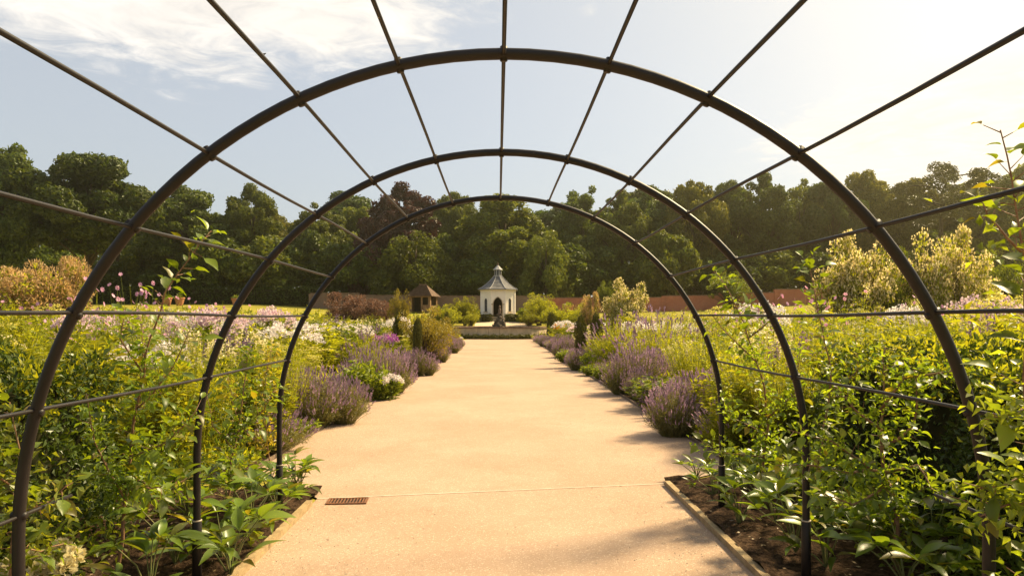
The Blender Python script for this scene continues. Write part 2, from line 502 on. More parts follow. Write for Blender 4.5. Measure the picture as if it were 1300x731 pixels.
ground()
JY0, JY1 = 6.20, 6.76    # the joint crosses the path slightly askew
jl = lambda x: JY0 + (x + PW) / (2 * PW) * (JY1 - JY0)
sheet('tunnel_path', [(-PW, -6), (PW, -6), (PW, jl(PW) - .014), (-PW, jl(-PW) - .014)], 0.004, MAT['path'])
sheet('path_joint', [(-PW, jl(-PW) - .014), (PW, jl(PW) - .014), (PW, jl(PW) + .014), (-PW, jl(-PW) + .014)], 0.007, MAT['joint'])
sheet('garden_path', [(-PW, jl(-PW) + .014), (PW, jl(PW) + .014), (2.0, 7.05), (GW, 7.45), (GW, 50.5), (6, 52.5), (6, 54.4), (-6, 54.4), (-6, 52.5), (-GW, 50.5), (-GW, 7.4), (-2.0, 6.75)], 0.004, MAT['path'])
bumpy_bed('soil_bed', -6.5, -PW - 0.035, 1.5, 6.5, 0.07, 0.045, 0.03)
bumpy_bed('soil_bed', PW + 0.035, 6.5, 1.5, 6.9, 0.07, 0.045, 0.03)
bumpy_bed('border_soil', -40, -GW - 0.03, 7.0, 50, 0.5, 0.05, 0.0)
bumpy_bed('border_soil', GW + 0.03, 40, 7.4, 50, 0.5, 0.05, 0.0)
# sloping terrace between fountain and gazebo
xs = np.linspace(-2.1, 3.1, 4); ys = np.linspace(58.5, 70, 24)
X, Y = np.meshgrid(xs, ys)
MB().add(np.stack([X, Y, gz(X, Y) + 0.02], -1).reshape(-1, 3), [[j * 4 + i, j * 4 + i + 1, j * 4 + i + 5, j * 4 + i + 4] for j in range(23) for i in range(3)]).build('terrace_path', MAT['terrace'], kind='structure')


def edging(label, a, b, w, h, mat, name, cat):
    ax, ay = a; bx, by = b
    L = math.hypot(bx - ax, by - ay)
    n = max(1, round(L / 2.4))
    root = empty(name, ((ax + bx) / 2, (ay + by) / 2, 0), 0, label, cat)
    for i in range(n):
        t0, t1 = i / n, (i + 1) / n
        c = (ax + (bx - ax) * (t0 + t1) / 2, ay + (by - ay) * (t0 + t1) / 2)
        m = MB().box((c[0] - root.location.x, c[1] - root.location.y, h / 2 - .03 + RNG.uniform(-.003, .003)), (L / n - 0.006, w, h + .06), math.atan2(by - ay, bx - ax))
        m.build('board' if mat is MAT['timber'] else 'strip', mat, root)


edging('pale timber edging boards between the path and the soil bed by the rusty drain', (-PW - .005, 1.0), (-PW - .005, 5.97), 0.05, 0.05, MAT['timber'], 'timber_edging', 'edging')
edging('pale timber edging boards along the soil bed opposite the rusty drain', (PW + .02, 1.0), (PW + .02, 6.7), 0.05, 0.05, MAT['timber'], 'timber_edging', 'edging')
edging('thin dark edging strip under the lavender on the brick wall side', (GW + .01, 7.4), (GW + .01, 50.4), 0.014, 0.05, MAT['steel_edge'], 'metal_edging', 'edging')
edging('thin dark edging strip under the lavender on the hut side', (-GW - .01, 7.2), (-GW - .01, 50.4), 0.014, 0.05, MAT['steel_edge'], 'metal_edging', 'edging')

# drain
gx, gy = at(441, 637)
g = empty('drain_grate', (gx, gy, 0.0), R(4), 'small rusty drain grate at the corner of the timber edging', 'drain')
MB().box((0, 0, .004), (.32, .17, .01)).build('grate_shade', MAT['inside_shade'], g)  # dark slab in place of the shaded gap under the bars
m = MB()
for s in (-1, 1):
    m.box((0, s * .085, .010), (.34, .02, .012)); m.box((s * .16, 0, .0102), (.02, .15, .012))
m.build('frame', MAT['rust'], g)
for i in range(11):
    MB().box((-.135 + i * .027, 0, .011), (.011, .15, .008)).build('bar', MAT['rust'], g)

# ------------------------------------------------------------------ arch tunnel
AW, SPR, ACX = 1.80, 0.76, 0.022
HOOP_Y = (1.06, 2.63, 4.19, 5.77)
HOOPS = []
arch = empty('arch_tunnel', (ACX, 0, 0), 0, 'black metal arch tunnel of round hoops and thin rods over the path', 'arch tunnel')
for y in HOOP_Y:
    a = np.linspace(0, math.pi, 61)
    pts = [(AW, y, -0.2), (AW, y, SPR * .5)] + [(AW * math.cos(t), y, SPR + AW * math.sin(t)) for t in a] + [(-AW, y, SPR * .5), (-AW, y, -0.2)]
    h = MB().tube(pts, 0.0215, 14).build('hoop', MAT['black_paint'], arch, True)
    HOOPS.append(h)
    for s in (-1, 1):
        sl_ = MB().tube([(s * AW, y, -.1), (s * AW, y, 0.38), (s * AW, y, 0.385)], [.0275, .0275, .024], 14).build('leg_sleeve', MAT['black_paint'], h, True)
        MB().tube([(s * AW, y, .383), (s * AW, y, .391)], .0285, 14).build('collar', MAT['steel_bare'], h, True)
for k in range(15):
    t = R(90 + (k - 7) * 12.45)
    x, z = AW * math.cos(t), SPR + AW * math.sin(t)
    ys = np.linspace(HOOP_Y[0], HOOP_Y[-1] + .01 if 0 < k < 14 else 2.95, 12)
    sag = [0.006 * math.sin(k * 1.7 + yy * 2.0) for yy in ys]
    MB().tube([(x, yy, z + s) for yy, s in zip(ys, sag)], 0.0078, 8).build('rod', MAT['black_paint'], arch, True)

for h, y in zip(HOOPS, HOOP_Y):
    for k in range(15):
        if k in (0, 14) and y > 3: continue
        t = R(90 + (k - 7) * 12.45)
        cx, cz = math.cos(t), math.sin(t)
        p0 = np.array([(AW - .027) * cx, y, SPR + (AW - .027) * cz]); p1 = np.array([(AW + .027) * cx, y, SPR + (AW + .027) * cz])
        MB().tube([p0, p1], .014, 8).build('rod_clip', MAT['black_paint'], h, True)

# ------------------------------------------------------------------ gazebo
def gazebo():
    gx0, gy0 = at(632, d=70)
    gx0 = -0.0
    z0 = float(gz(0, 70)) + 0.02
    root = empty('gazebo', (gx0, gy0, z0), 0, 'cream octagonal gazebo with pointed arches and a grey lantern roof', 'gazebo')
    ap = 1.66                      # apothem
    Rr = ap / math.cos(math.pi / 8)
    side = 2 * ap * math.tan(math.pi / 8)
    H = 2.86; th = 0.16
    MB().lathe([(0, 0.1), (Rr + .18, 0.1), (Rr + .18, -0.35)], 8, rot=math.pi / 8).build('plinth', MAT['stone'], root)
    for k in range(8):
        ang = k * math.pi / 4 - math.pi / 2     # k=0 faces the camera (-Y)
        door = (k == 0)
        ow, o0, spr_, otop = (0.86, 0.12, 1.45, 2.12) if door else (0.40, 0.72, 1.72, 2.02)
        # pointed opening outline
        hw = ow / 2
        n = 7
        rr = ((otop - spr_) ** 2 + hw * hw) / (2 * hw)
        cxl = hw - rr
        amax = math.acos(max(-1, min(1, (rr - hw) / rr)))
        right = [(cxl + rr * math.cos(amax * i / n), spr_ + rr * math.sin(amax * i / n)) for i in range(n + 1)]
        ins = [(hw, o0)] + right + [(-x, z) for x, z in right[::-1][1:]] + [(-hw, o0)]
        # outer ring with matching points
        outs = [(side / 2, 0.1)] + [(side / 2, H * (0.52 + .48 * i / n)) if i < n else (0.0, H) for i in range(n + 1)]
        outs += [(-x, z) for x, z in outs[1:-1][::-1]] + [(-side / 2, 0.1)]
        m = MB()
        Vf = [(x, -ap, z) for x, z in ins] + [(x, -ap, z) for x, z in outs]
        Vb = [(x, -ap + th, z) for x, z in ins] + [(x * .93, -ap + th, z) for x, z in outs]
        N = len(ins)
        V = np.array(Vf + Vb)
        Q = []
        for i in range(N - 1):
            Q.append([i, i + 1, N + i + 1, N + i])                    # front
            Q.append([2 * N + i, 3 * N + i, 3 * N + i + 1, 2 * N + i + 1])
            Q.append([i + 1, i, 2 * N + i, 2 * N + i + 1])            # reveal
        # corner fillers: missing top corners
        V = np.concatenate([V, [(side / 2, -ap, H), (-side / 2, -ap, H)]])
        a1 = N + n; a2 = N + n + 1; a3 = N + n + 2
        T = [[a1, a2, 4 * N], [a2, a3, 4 * N + 1]]
        if not door:
            Q.append([N, N + N - 1, N - 1, 0])
        c, s = math.cos(ang + math.pi / 2), math.sin(ang + math.pi / 2)
        V = np.stack([V[:, 0] * c - V[:, 1] * s, V[:, 0] * s + V[:, 1] * c, V[:, 2]], 1)
        w = m.add(V, Q, T).build('wall', MAT['render_wall'], root)
        def rot(pts):
            P = np.array(pts, float)
            return np.stack([P[:, 0] * c - P[:, 1] * s, P[:, 0] * s + P[:, 1] * c, P[:, 2]], 1)
        if not door:
            me = MB()
            C = [(0, -ap + .09, (o0 + spr_) / 2)] + [(x, -ap + .09, z) for x, z in ins]
            me.add(rot(C), None, [[0, i + 1, i + 2 if i + 2 <= N else 1] for i in range(N)])
            me.build('pane', MAT['window_glass'], w)
            fr = MB()
            fr.tube(rot([(x, -ap + .07, z) for x, z in ins]), .018, 5)
            fr.tube(rot([(0, -ap + .07, o0), (0, -ap + .07, otop)]), .014, 4)
            for zz in (1.05, 1.4, 1.72):
                fr.tube(rot([(-hw, -ap + .07, zz), (hw, -ap + .07, zz)]), .012, 4)
            fr.build('window_frame', MAT['lead'], w)
            si = MB(); si.add(*_box_rot((0, -ap - .02, o0 - .04), (ow + .16, .12, .07), rot)); si.build('sill', MAT['stone'], w)
        else:
            tr = MB()
            tr.tube(rot([(x * 1.06, -ap - .01, z + .0) for x, z in ins]), .045, 6)
            tr.build('arch_moulding', MAT['stone'], w)
        co = MB()
        co.add(*_box_rot((side / 2, -ap + .02, H * .5 + .03), (.14, .14, H - .1), rot))
        co.build('corner_pier', MAT['render_wall'], root)
    # string of imposts beside the doorway
    for s in (-1, 1):
        MB().box((s * .55, -ap - .03, 1.42), (.16, .07, .10)).build('impost', MAT['stone'], root)
    MB().lathe([(Rr + .03, H - .12), (Rr + .12, H - .06), (Rr + .12, H + .0), (0, H + .002)], 8, rot=math.pi / 8).build('cornice', MAT['render_wall'], root)
    # roof: eight lead panels, slightly concave, with light hips
    E = Rr + .30
    prof = [(E, H + .02), (E * .80, H + .22), (E * .55, H + .60), (E * .34, H + 1.02), (.42, H + 1.36)]
    for k in range(8):
        a0 = math.pi / 8 + k * math.pi / 4; a1 = a0 + math.pi / 4
        V = []
        for r_, z in prof: V += [(r_ * math.cos(a0), r_ * math.sin(a0), z), (r_ * math.cos(a1), r_ * math.sin(a1), z)]
        MB().add(V, [[2 * i, 2 * i + 1, 2 * i + 3, 2 * i + 2] for i in range(len(prof) - 1)]).build('roof_panel', MAT['lead'], root)
        MB().tube([(r_ * math.cos(a0), r_ * math.sin(a0), z + .015) for r_, z in prof], .035, 6).build('hip_roll', MAT['lead_light'], root)
    MB().lathe([(E + .02, H + .03), (E + .02, H - .05), (Rr * .9, H - .04)], 8, rot=math.pi / 8).build('gutter', MAT['lead'], root)
    zl = H + 1.34
    lan = MB().lathe([(0, zl), (.44, zl), (.44, zl + .09), (.38, zl + .1), (0, zl + .11)], 8, rot=math.pi / 8).build('lantern', MAT['lead_light'], root)
    MB().lathe([(.31, zl + .1), (.31, zl + .62)], 8, rot=math.pi / 8).build('lantern_glass', MAT['window_glass'], lan)
    for k in range(8):
        a0 = math.pi / 8 + k * math.pi / 4
        MB().box((.34 * math.cos(a0), .34 * math.sin(a0), zl + .36), (.055, .055, .52), a0).build('lantern_post', MAT['lead_light'], lan)
    zc = zl + .62
    MB().lathe([(0, zc), (.52, zc), (.50, zc + .05), (.34, zc + .20), (.20, zc + .34), (.07, zc + .46), (0, zc + .5)], 8, rot=math.pi / 8).build('cupola', MAT['lead_light'], root)
    MB().lathe([(.03, zc + .44), (.05, zc + .52), (.09, zc + .58), (.04, zc + .65), (.03, zc + .70), (.005, zc + .86)], 8).build('finial', MAT['clay_tile'], root)
    MB().box((0, 1.0, .38), (1.7, .45, .08)).build('bench', MAT['oak'], root)
    MB().box((0, 1.36, 1.15), (1.25, .05, 2.0)).build('doorway_shade', MAT['inside_shade'], root)  # dark sheet added so the doorway looks shaded inside


def _box_rot(c, s, rot):
    b = MB().box(c, s)
    return rot(b.v[0]), b.q[0]


gazebo()

# ------------------------------------------------------------------ wooden summerhouse
def hut():
    x, y = at(537, d=86)
    z = float(gz(x, y)) + .12
    root = empty('summerhouse', (x, y, z), R(-14), 'small wooden summerhouse with a brown tiled hipped roof beside the brick wall', 'summerhouse')
    root.scale = (1.0, 1.0, 1.08)
    W, D, H = 2.7, 2.7, 1.75
    # front and right walls with openings: built of boards
    def wall(cx, cy, rz, gaps):
        w = empty('wall', (0, 0, 0)); w.parent = root
        n = 12
        for i in range(n):
            u = -W / 2 + (i + .5) * W / n
            z0, z1 = 0, H
            for g0, g1, h0, h1 in gaps:
                if g0 < u < g1:
                    z1 = h0
            if z1 > .05:
                p = Matrix.Rotation(rz, 3, 'Z') @ Vector((u, -D / 2, 0))
                MB().box((p.x, p.y, z1 / 2), (W / n - .015, .04, z1), rz).build('plank', MAT['oak'], w)
    wall(0, 0, 0, [(-.9, .25, 0.0, 1.6), (.55, 1.2, .75, 1.6)])
    wall(0, 0, R(90), [(-.8, .8, .7, 1.6)])
    wall(0, 0, R(180), []); wall(0, 0, R(270), [])
    for sx in (-1, 1):
        for sy in (-1, 1):
            MB().box((sx * (W / 2), sy * (D / 2), H / 2), (.14, .14, H)).build('post', MAT['oak'], root)
    MB().box((.30, -D / 2 - .01, H / 2), (.12, .1, H - .1)).build('post', MAT['oak'], root)
    MB().box((0, -D / 2, H - .08), (W + .1, .1, .16)).build('lintel', MAT['oak'], root)
    MB().box((0, .1, H / 2), (W - .4, .05, H - .1)).build('hut_shade', MAT['inside_shade'], root)  # near-black sheet added as the shade behind the openings
    rf = MB()
    e = W / 2 + .38
    V = [(-e, -e, H - .05), (e, -e, H - .05), (e, e, H - .05), (-e, e, H - .05), (-.45, 0, H + 1.25), (.45, 0, H + 1.25)]
    rf.add(V, [[0, 1, 5, 4], [2, 3, 4, 5]], [[1, 2, 5], [3, 0, 4], [0, 2, 1], [0, 3, 2]])
    r = rf.build('roof', MAT['clay_tile'], root)
    tl = MB()                       # courses of tiles standing proud
    for j in range(12):
        f0 = j / 12
        for sgn in (-1, 1):
            ex = e * (1 - f0) + .45 * f0; yy = -e * (1 - f0); zz = H - .05 + 1.3 * f0
            tl.box((0, yy * -sgn * -1, zz + .03), (2 * ex, .10, .03))
    tl.build('tile_course', MAT['clay_tile'], r, kind='stuff')
    MB().tube([(-.5, 0, H + 1.27), (.5, 0, H + 1.27)], .07, 8).build('ridge', MAT['clay_tile'], r)


hut()

# ------------------------------------------------------------------ walls, hedges far
def brick_wall(label, pts, h, mat, name='brick_wall'):
    x0, y0 = pts[0]
    root = empty(name, (x0, y0, float(gz(x0, y0))), 0, label, 'brick wall')
    for (ax, ay), (bx, by) in zip(pts[:-1], pts[1:]):
        L = math.hypot(bx - ax, by - ay); n = max(1, round(L / 6)); rz = math.atan2(by - ay, bx - ax)
        for i in range(n):
            f = (i + .5) / n
            cx, cy = ax + (bx - ax) * f, ay + (by - ay) * f
            zg = float(gz(cx, cy))
            p = MB().box((0, 0, h / 2 - .3), (L / n + .02, .34, h + .6)).build('panel', mat, root)
            p.location = (cx - x0, cy - y0, zg - root.location.z); p.rotation_euler = (0, 0, rz)
            c = MB().box((0, 0, h + .05), (L / n + .02, .44, .09)).build('coping', MAT['stone_dark'], p)
            if i % 2 == 0:
                MB().box((-L / n / 2, -.02, h / 2), (.45, .5, h - .02)).build('pier', mat, p)


brick_wall('long red brick garden wall in front of the dark wood', [at(698, d=88), at(842, d=86), at(985, d=83), at(1130, d=82), at(1420, d=80)], 1.75, MAT['brick_red'])
brick_wall('brown brick garden wall running behind the cream gazebo and the hut', [at(395, d=90), at(580, d=89), at(697, d=88.3)], 1.95, MAT['brick_brown'])


def leafy_box(name, label, cat, x0, x1, y0, y1, h, leafmat, n, L, W, lump=0.08, seed=1, z0=None, core=0.14, lit_tips=0.0, group=None):
    """a clipped hedge: a dark twiggy inside and a skin of many small leaves, lumpy outline"""
    r = np.random.default_rng(seed)
    cx, cy = (x0 + x1) / 2, (y0 + y1) / 2
    zb = float(gz(cx, cy)) if z0 is None else z0
    root = empty(name, (cx, cy, zb), 0, label, cat, group)
    a, b = (x1 - x0) / 2, (y1 - y0) / 2
    def lumpf(P):
        return lump * (np.sin(P[:, 0] * 3.1 + P[:, 2] * 2.2 + seed) * np.sin(P[:, 1] * 2.7 + 1.3 * seed) + .6 * np.sin(P[:, 0] * 7.3 + P[:, 1] * 6.1 + P[:, 2] * 5) + .4 * np.sin(P[:, 1] * 13 + P[:, 2] * 11 + P[:, 0] * 9))
    areas = np.array([4 * a * b, 2 * b * h, 2 * b * h, 2 * a * h, 2 * a * h])
    face = r.choice(5, n, p=areas / areas.sum())
    u, v = r.uniform(-1, 1, n), r.uniform(-1, 1, n)
    P = np.zeros((n, 3)); Nn = np.zeros((n, 3))
    f = face == 0; P[f] = np.stack([u[f] * a, v[f] * b, np.full(f.sum(), h)], 1); Nn[f] = (0, 0, 1)
    for k, (ax, sg) in enumerate(((0, -1), (0, 1), (1, -1), (1, 1))):
        f = face == k + 1
        c = np.zeros((f.sum(), 3))
        if ax == 0: c[:, 0] = sg * a; c[:, 1] = u[f] * b
        else: c[:, 1] = sg * b; c[:, 0] = u[f] * a
        c[:, 2] = (v[f] + 1) / 2 * h
        P[f] = c; nn = np.zeros(3); nn[ax] = sg; Nn[f] = nn
    depth = r.exponential(.05, n)
    P = P + Nn * (lumpf(P) - depth + .03)[:, None]
    D = unit(Nn * .5 + r.normal(size=(n, 3)) * .8 + np.array([0, 0, .15]))
    N2 = unit(Nn + r.normal(size=(n, 3)) * .6)
    s = r.uniform(.6, 1.3, n)
    MB().kites(P, D, N2, L * s, W * s, fold=.12, droop=.1).build('foliage', leafmat, root, kind='stuff')
    if lit_tips:                                  # paler leaves: sunlight put into the colour of the top and upper flanks
        k = (P[:, 2] > h * .72) & (r.random(n) < lit_tips)
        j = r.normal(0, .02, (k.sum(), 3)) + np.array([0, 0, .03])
        MB().kites(P[k] + j, D[k] + np.array([0, 0, .4]), N2[k], L * 1.1 * s[k], W * s[k], fold=.12, droop=.1).build('sunlit_leaves', MAT['mead_leaf'], root, kind='stuff')
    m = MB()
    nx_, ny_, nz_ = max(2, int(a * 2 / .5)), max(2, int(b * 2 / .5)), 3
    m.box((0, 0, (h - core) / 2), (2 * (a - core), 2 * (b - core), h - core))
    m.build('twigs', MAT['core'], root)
    return root


# far left dark hedge behind the lawn
xa, ya = at(180, d=92); xb, _ = at(412, d=92)
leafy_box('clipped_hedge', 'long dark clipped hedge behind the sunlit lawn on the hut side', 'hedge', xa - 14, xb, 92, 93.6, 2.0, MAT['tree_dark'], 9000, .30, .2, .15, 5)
# box hedges in front of the gazebo
xa, _ = at(560, d=67); xb, _ = at(606, d=67)
leafy_box('box_hedge', 'green box hedge beside the gazebo on the hut side', 'hedge', xa, xb, 66.5, 68.2, 1.0, MAT['green_leaf'], 5000, .16, .11, .15, 6)
xa, _ = at(660, d=67); xb, _ = at(708, d=67)
leafy_box('box_hedge', 'green box hedge beside the gazebo on the brick wall side', 'hedge', xa, xb, 66.5, 68.2, 1.0, MAT['green_leaf'], 5000, .16, .11, .15, 7)
for px, sd, side in ((617, 8, 'wooden hut'), (648, 9, 'red brick wall')):
    xa, _ = at(px, d=69)
    leafy_box('low_box_bush', f'low square box bush at the gazebo foot, {side} side', 'bush', xa - .55, xa + .55, 67.0, 67.9, .62, MAT['yew_leaf'], 1800, .10, .07, .06, sd)
# low lit hedge on the right by the wall
xa, _ = at(880, d=62); xb, _ = at(1330, d=62)
leafy_box('low_hedge', 'long low yellow-green hedge in front of the red brick wall', 'hedge', xa, xb, 62, 64, .8, MAT['mead_leaf'], 12000, .22, .15, .12, 10, z0=float(gz(22, 63)))
# near hedges beside the tunnel
leafy_box('yew_hedge', 'dark green hedge outside the arches on the hut side', 'hedge', -6.6, -2.9, 2.6, 5.3, 1.22, MAT['hedge_leaf'], 50000, .050, .026, .10, 11, z0=0, lit_tips=.30)
leafy_box('yew_hedge', 'dark green hedge with a sunlit top outside the arches on the brick wall side', 'hedge', 3.2, 6.9, 2.6, 7.0, 1.24, MAT['hedge_leaf'], 50000, .050, .026, .10, 12, z0=0, lit_tips=.45)

# ------------------------------------------------------------------ fountain
def fountain():
    y0 = 57.6
    root = empty('fountain_pool', (0.15, y0, 0), 0, 'low round stone fountain pool at the end of the path', 'fountain pool')
    Rr = 3.9
    nst = 28
    for k in range(nst):
        a0 = 2 * math.pi * k / nst; a1 = a0 + 2 * math.pi / nst - .006
        for nm, ri, ro, z0, z1, mat in (('wall_stone', Rr - .3, Rr, -.2, .80, MAT['stone']), ('coping_stone', Rr - .38, Rr + .07, .802, .91, MAT['stone_dark'])):
            V = [(r_ * math.cos(a), r_ * math.sin(a), z) for z in (z0, z1) for a in (a0, a1) for r_ in (ri, ro)]
            MB().add(V, [[0, 1, 3, 2], [4, 6, 7, 5], [0, 4, 5, 1], [2, 3, 7, 6], [1, 5, 7, 3], [0, 2, 6, 4]]).build(nm, mat, root)
    w = MB().lathe([(0.001, 0), (Rr - .3, 0)], 40).build('pool_water', MAT['water'], kind='structure')
    w.location = (.15, y0, .68)
    # rockwork with a small figure-like spout
    fr = empty('fountain_rockwork', (.15, y0, .3), 0, 'dark rough rock pile rising from the middle of the pool', 'fountain')
    r = random.Random(4)
    for j in range(9):
        f = j / 8; n = max(2, int(7 - 5 * f))
        for i in range(n):
            a = 2 * math.pi * i / n + j * .7
            rad = .56 * (1 - .72 * f)
            s = .24 * (1 - .45 * f) * r.uniform(.85, 1.2)
            V, Q = rock(s, r)
            MB().add(V + np.array([rad * math.cos(a), rad * math.sin(a), .08 + f * 1.5]), None, Q).build('rock', MAT['rock'], fr, False)
    V, Q = rock(.55, r)
    MB().add(V * np.array([.9, .9, 1.6]) + np.array([0, 0, .6]), None, Q).build('rock_core', MAT['rock'], fr)
    MB().lathe([(.001, 1.36), (.16, 1.40), (.24, 1.5), (.25, 1.54), (.2, 1.52), (.001, 1.47)], 12, c=(-.42, -.1, -.12)).build('basin', MAT['stone'], fr)
    st = MB().lathe([(.10, 1.55), (.13, 1.62), (.10, 1.8), (.12, 1.95), (.09, 2.06), (.045, 2.10), (.075, 2.17), (.08, 2.24), (.05, 2.31), (.001, 2.34)], 12)
    st.build('stone_figure', MAT['stone_dark'], fr, True)
    # ring of low box hedge round the wall
    rg = empty('ring_hedge', (.15, y0, 0), 0, 'low dark ring of box hedging round the foot of the fountain pool', 'hedge')
    rr = np.random.default_rng(3); n = 9000
    a = rr.uniform(0, 2 * math.pi, n); t = rr.uniform(0, 1, n); side = rr.random(n)
    rad = np.where(side < .5, Rr + .72, Rr + .22 + .5 * rr.random(n)); z = np.where(side < .5, t * .25, .25 + rr.normal(0, .03, n) + .05 * np.sin(a * 40))
    P = np.stack([rad * np.cos(a), rad * np.sin(a), z], 1)
    MB().kites(P, rr.normal(size=(n, 3)) + np.array([0, 0, .6]), rr.normal(size=(n, 3)), .11, .07).build('foliage', MAT['yew_leaf'], rg, kind='stuff')
    MB().lathe([(Rr + .65, 0), (Rr + .65, .2), (Rr + .2, .21)], 40).build('twigs', MAT['core'], rg)


def rock(s, r):
    """small faceted rock"""
    ph = (1 + 5 ** .5) / 2
    V = np.array([(-1, ph, 0), (1, ph, 0), (-1, -ph, 0), (1, -ph, 0), (0, -1, ph), (0, 1, ph), (0, -1, -ph), (0, 1, -ph), (ph, 0, -1), (ph, 0, 1), (-ph, 0, -1), (-ph, 0, 1)], float) / 1.9
    T = [(0, 11, 5), (0, 5, 1), (0, 1, 7), (0, 7, 10), (0, 10, 11), (1, 5, 9), (5, 11, 4), (11, 10, 2), (10, 7, 6), (7, 1, 8), (3, 9, 4), (3, 4, 2), (3, 2, 6), (3, 6, 8), (3, 8, 9), (4, 9, 5), (2, 4, 11), (6, 2, 10), (8, 6, 7), (9, 8, 1)]
    k = np.array([[r.uniform(.75, 1.2)] for _ in V])
    return V * k * s, T


fountain()

# ------------------------------------------------------------------ trees
def crown_leaves(m, lobes, per, L, W, r, flat=1.0, up=0.25, mat=0):
    for (c, rad) in lobes:
        n = int(per * (rad ** 2))
        d = unit(r.normal(size=(n, 3)))
        k = r.random(n) ** .35 + .35 * r.random(n) ** 5
        P = np.array(c) + d * (rad * (.5 + .5 * k))[:, None] * np.array([1, 1, flat])
        Nn = unit(d + r.normal(size=(n, 3)) * .45)
        D = unit(np.cross(Nn, r.normal(size=(n, 3))) + np.array([0, 0, -up]))
        s = r.uniform(.6, 1.35, n)
        m.kites(P, D, Nn, L * s, W * s, mat, fold=.1, droop=.12)


KIDS = {}


def proto_tree(seed, H, Rc, style):
    r = np.random.default_rng(seed)
    lobes = []
    if style in ('broad', 'open'):
        cz, rz = (H * .58, H * .42) if style == 'broad' else (H * .66, H * .34)
        n = 92
        for i in range(n):
            d = unit(r.normal(size=3)); d[2] = d[2] * (1 if d[2] > 0 else .9)
            k = .40 + .48 * r.random() ** .6
            shape = 1 - .22 * max(0, d[2])
            c = (d[0] * Rc * k * shape, d[1] * Rc * k * shape, cz + d[2] * rz * (k + .04))
            lobes.append((c, Rc * r.choice([.10, .13, .16, .20, .26])))
    elif style == 'weeping':
        for i in range(56):
            t = r.random(); a = r.uniform(0, 6.28)
            rad = Rc * (.25 + .75 * math.sin(min(1, (1 - t) * 1.6 + .05) * math.pi / 2)) * r.uniform(.55, .95)
            lobes.append(((rad * math.cos(a), rad * math.sin(a), H * (.08 + .84 * t)), Rc * r.uniform(.2, .3)))
    elif style == 'conifer':
        for j in range(13):
            t = j / 12
            rad = Rc * (1 - t) ** .85
            for i in range(max(1, int(8 * (1 - t)))):
                a = r.uniform(0, 6.28)
                lobes.append(((rad * .75 * math.cos(a), rad * .75 * math.sin(a), H * (.1 + .86 * t)), max(.45, Rc * .28 * (1.15 - t))))
    elif style == 'pine':
        for i in range(30):
            a = r.uniform(0, 6.28); k = r.random() ** .5
            tier = r.choice([.62, .74, .86, .95])
            rad = Rc * k * (1.25 - .6 * abs(tier - .8) * 2)
            lobes.append(((rad * math.cos(a), rad * math.sin(a), H * tier + r.normal(0, .3)), Rc * r.uniform(.17, .27)))
    m = MB()
    flat = {'open': .7, 'broad': .85, 'weeping': 1.5, 'conifer': .55, 'pine': .5}[style]
    per = {'open': 330, 'broad': 380, 'weeping': 240, 'conifer': 200, 'pine': 220}[style]
    crown_leaves(m, lobes, per,   .42 if style != 'pine' else .38, .25 if style != 'pine' else .14, r, flat, 1.2 if style == 'weeping' else .25)
    t = MB()
    pts = [(0, 0, -.3), (.1, .05, H * .2), (-.1, .1, H * .45), (.15, 0, H * .8)]
    t.tube(pts, [H * .026, H * .02, H * .015, H * .004], 8)
    for (c, rad) in lobes[:: 3]:
        z0 = max(H * .12, c[2] * .62 - .5)
        if style == 'pine': z0 = c[2] - .8
        t.tube([(0, 0, z0), (c[0] * .5, c[1] * .5, (z0 + c[2]) / 2 + .3), c], [H * .007, H * .005, H * .002], 5)
    return m, t


def make_protos():
    out = {}
    for key, seed, H, Rc, st in (('broad_a', 1, 18, 5.6, 'broad'), ('broad_b', 2, 18, 5.6, 'broad'), ('broad_c', 3, 18, 5.6, 'open'), ('broad_d', 4, 16, 6.4, 'open'), ('weep', 5, 13, 4.4, 'weeping'), ('con', 6, 15, 3.6, 'conifer'), ('pine', 7, 18, 5.2, 'pine'), ('shrub_a', 8, 7, 3.6, 'broad'), ('shrub_b', 9, 7, 3.6, 'broad')):
        m, t = proto_tree(seed, H, Rc, st)
        out[key] = (m, t, H, Rc)
    return out


TP = make_protos()
TMESH = {}


def tree(name, label, key, mat, px, top, w, d, rz, group='trees of the wood', cat='tree', x=None, sink=0.0):
    m, t, H, Rc = TP[key]
    if (key, mat) not in TMESH:
        TMESH[(key, mat)] = (m.mesh('crown', MAT[mat]), t.mesh('trunk', MAT['bark'], True))
    mc, mt = TMESH[(key, mat)]
    x, y = at(px, d=d)
    zb = float(gz(x, y)) - sink
    h = zat(top, d) - zb
    root = empty(name, (x, y, zb), rz, label, cat, group)
    sx = (w * d / F / 2) / (Rc * 1.05); sz = h / (H * 1.03)
    root.scale = (sx, sx, sz)
    c = link(bpy.data.objects.new('crown', mc), root); c['kind'] = 'stuff'
    link(bpy.data.objects.new('trunk', mt), root)
    return root


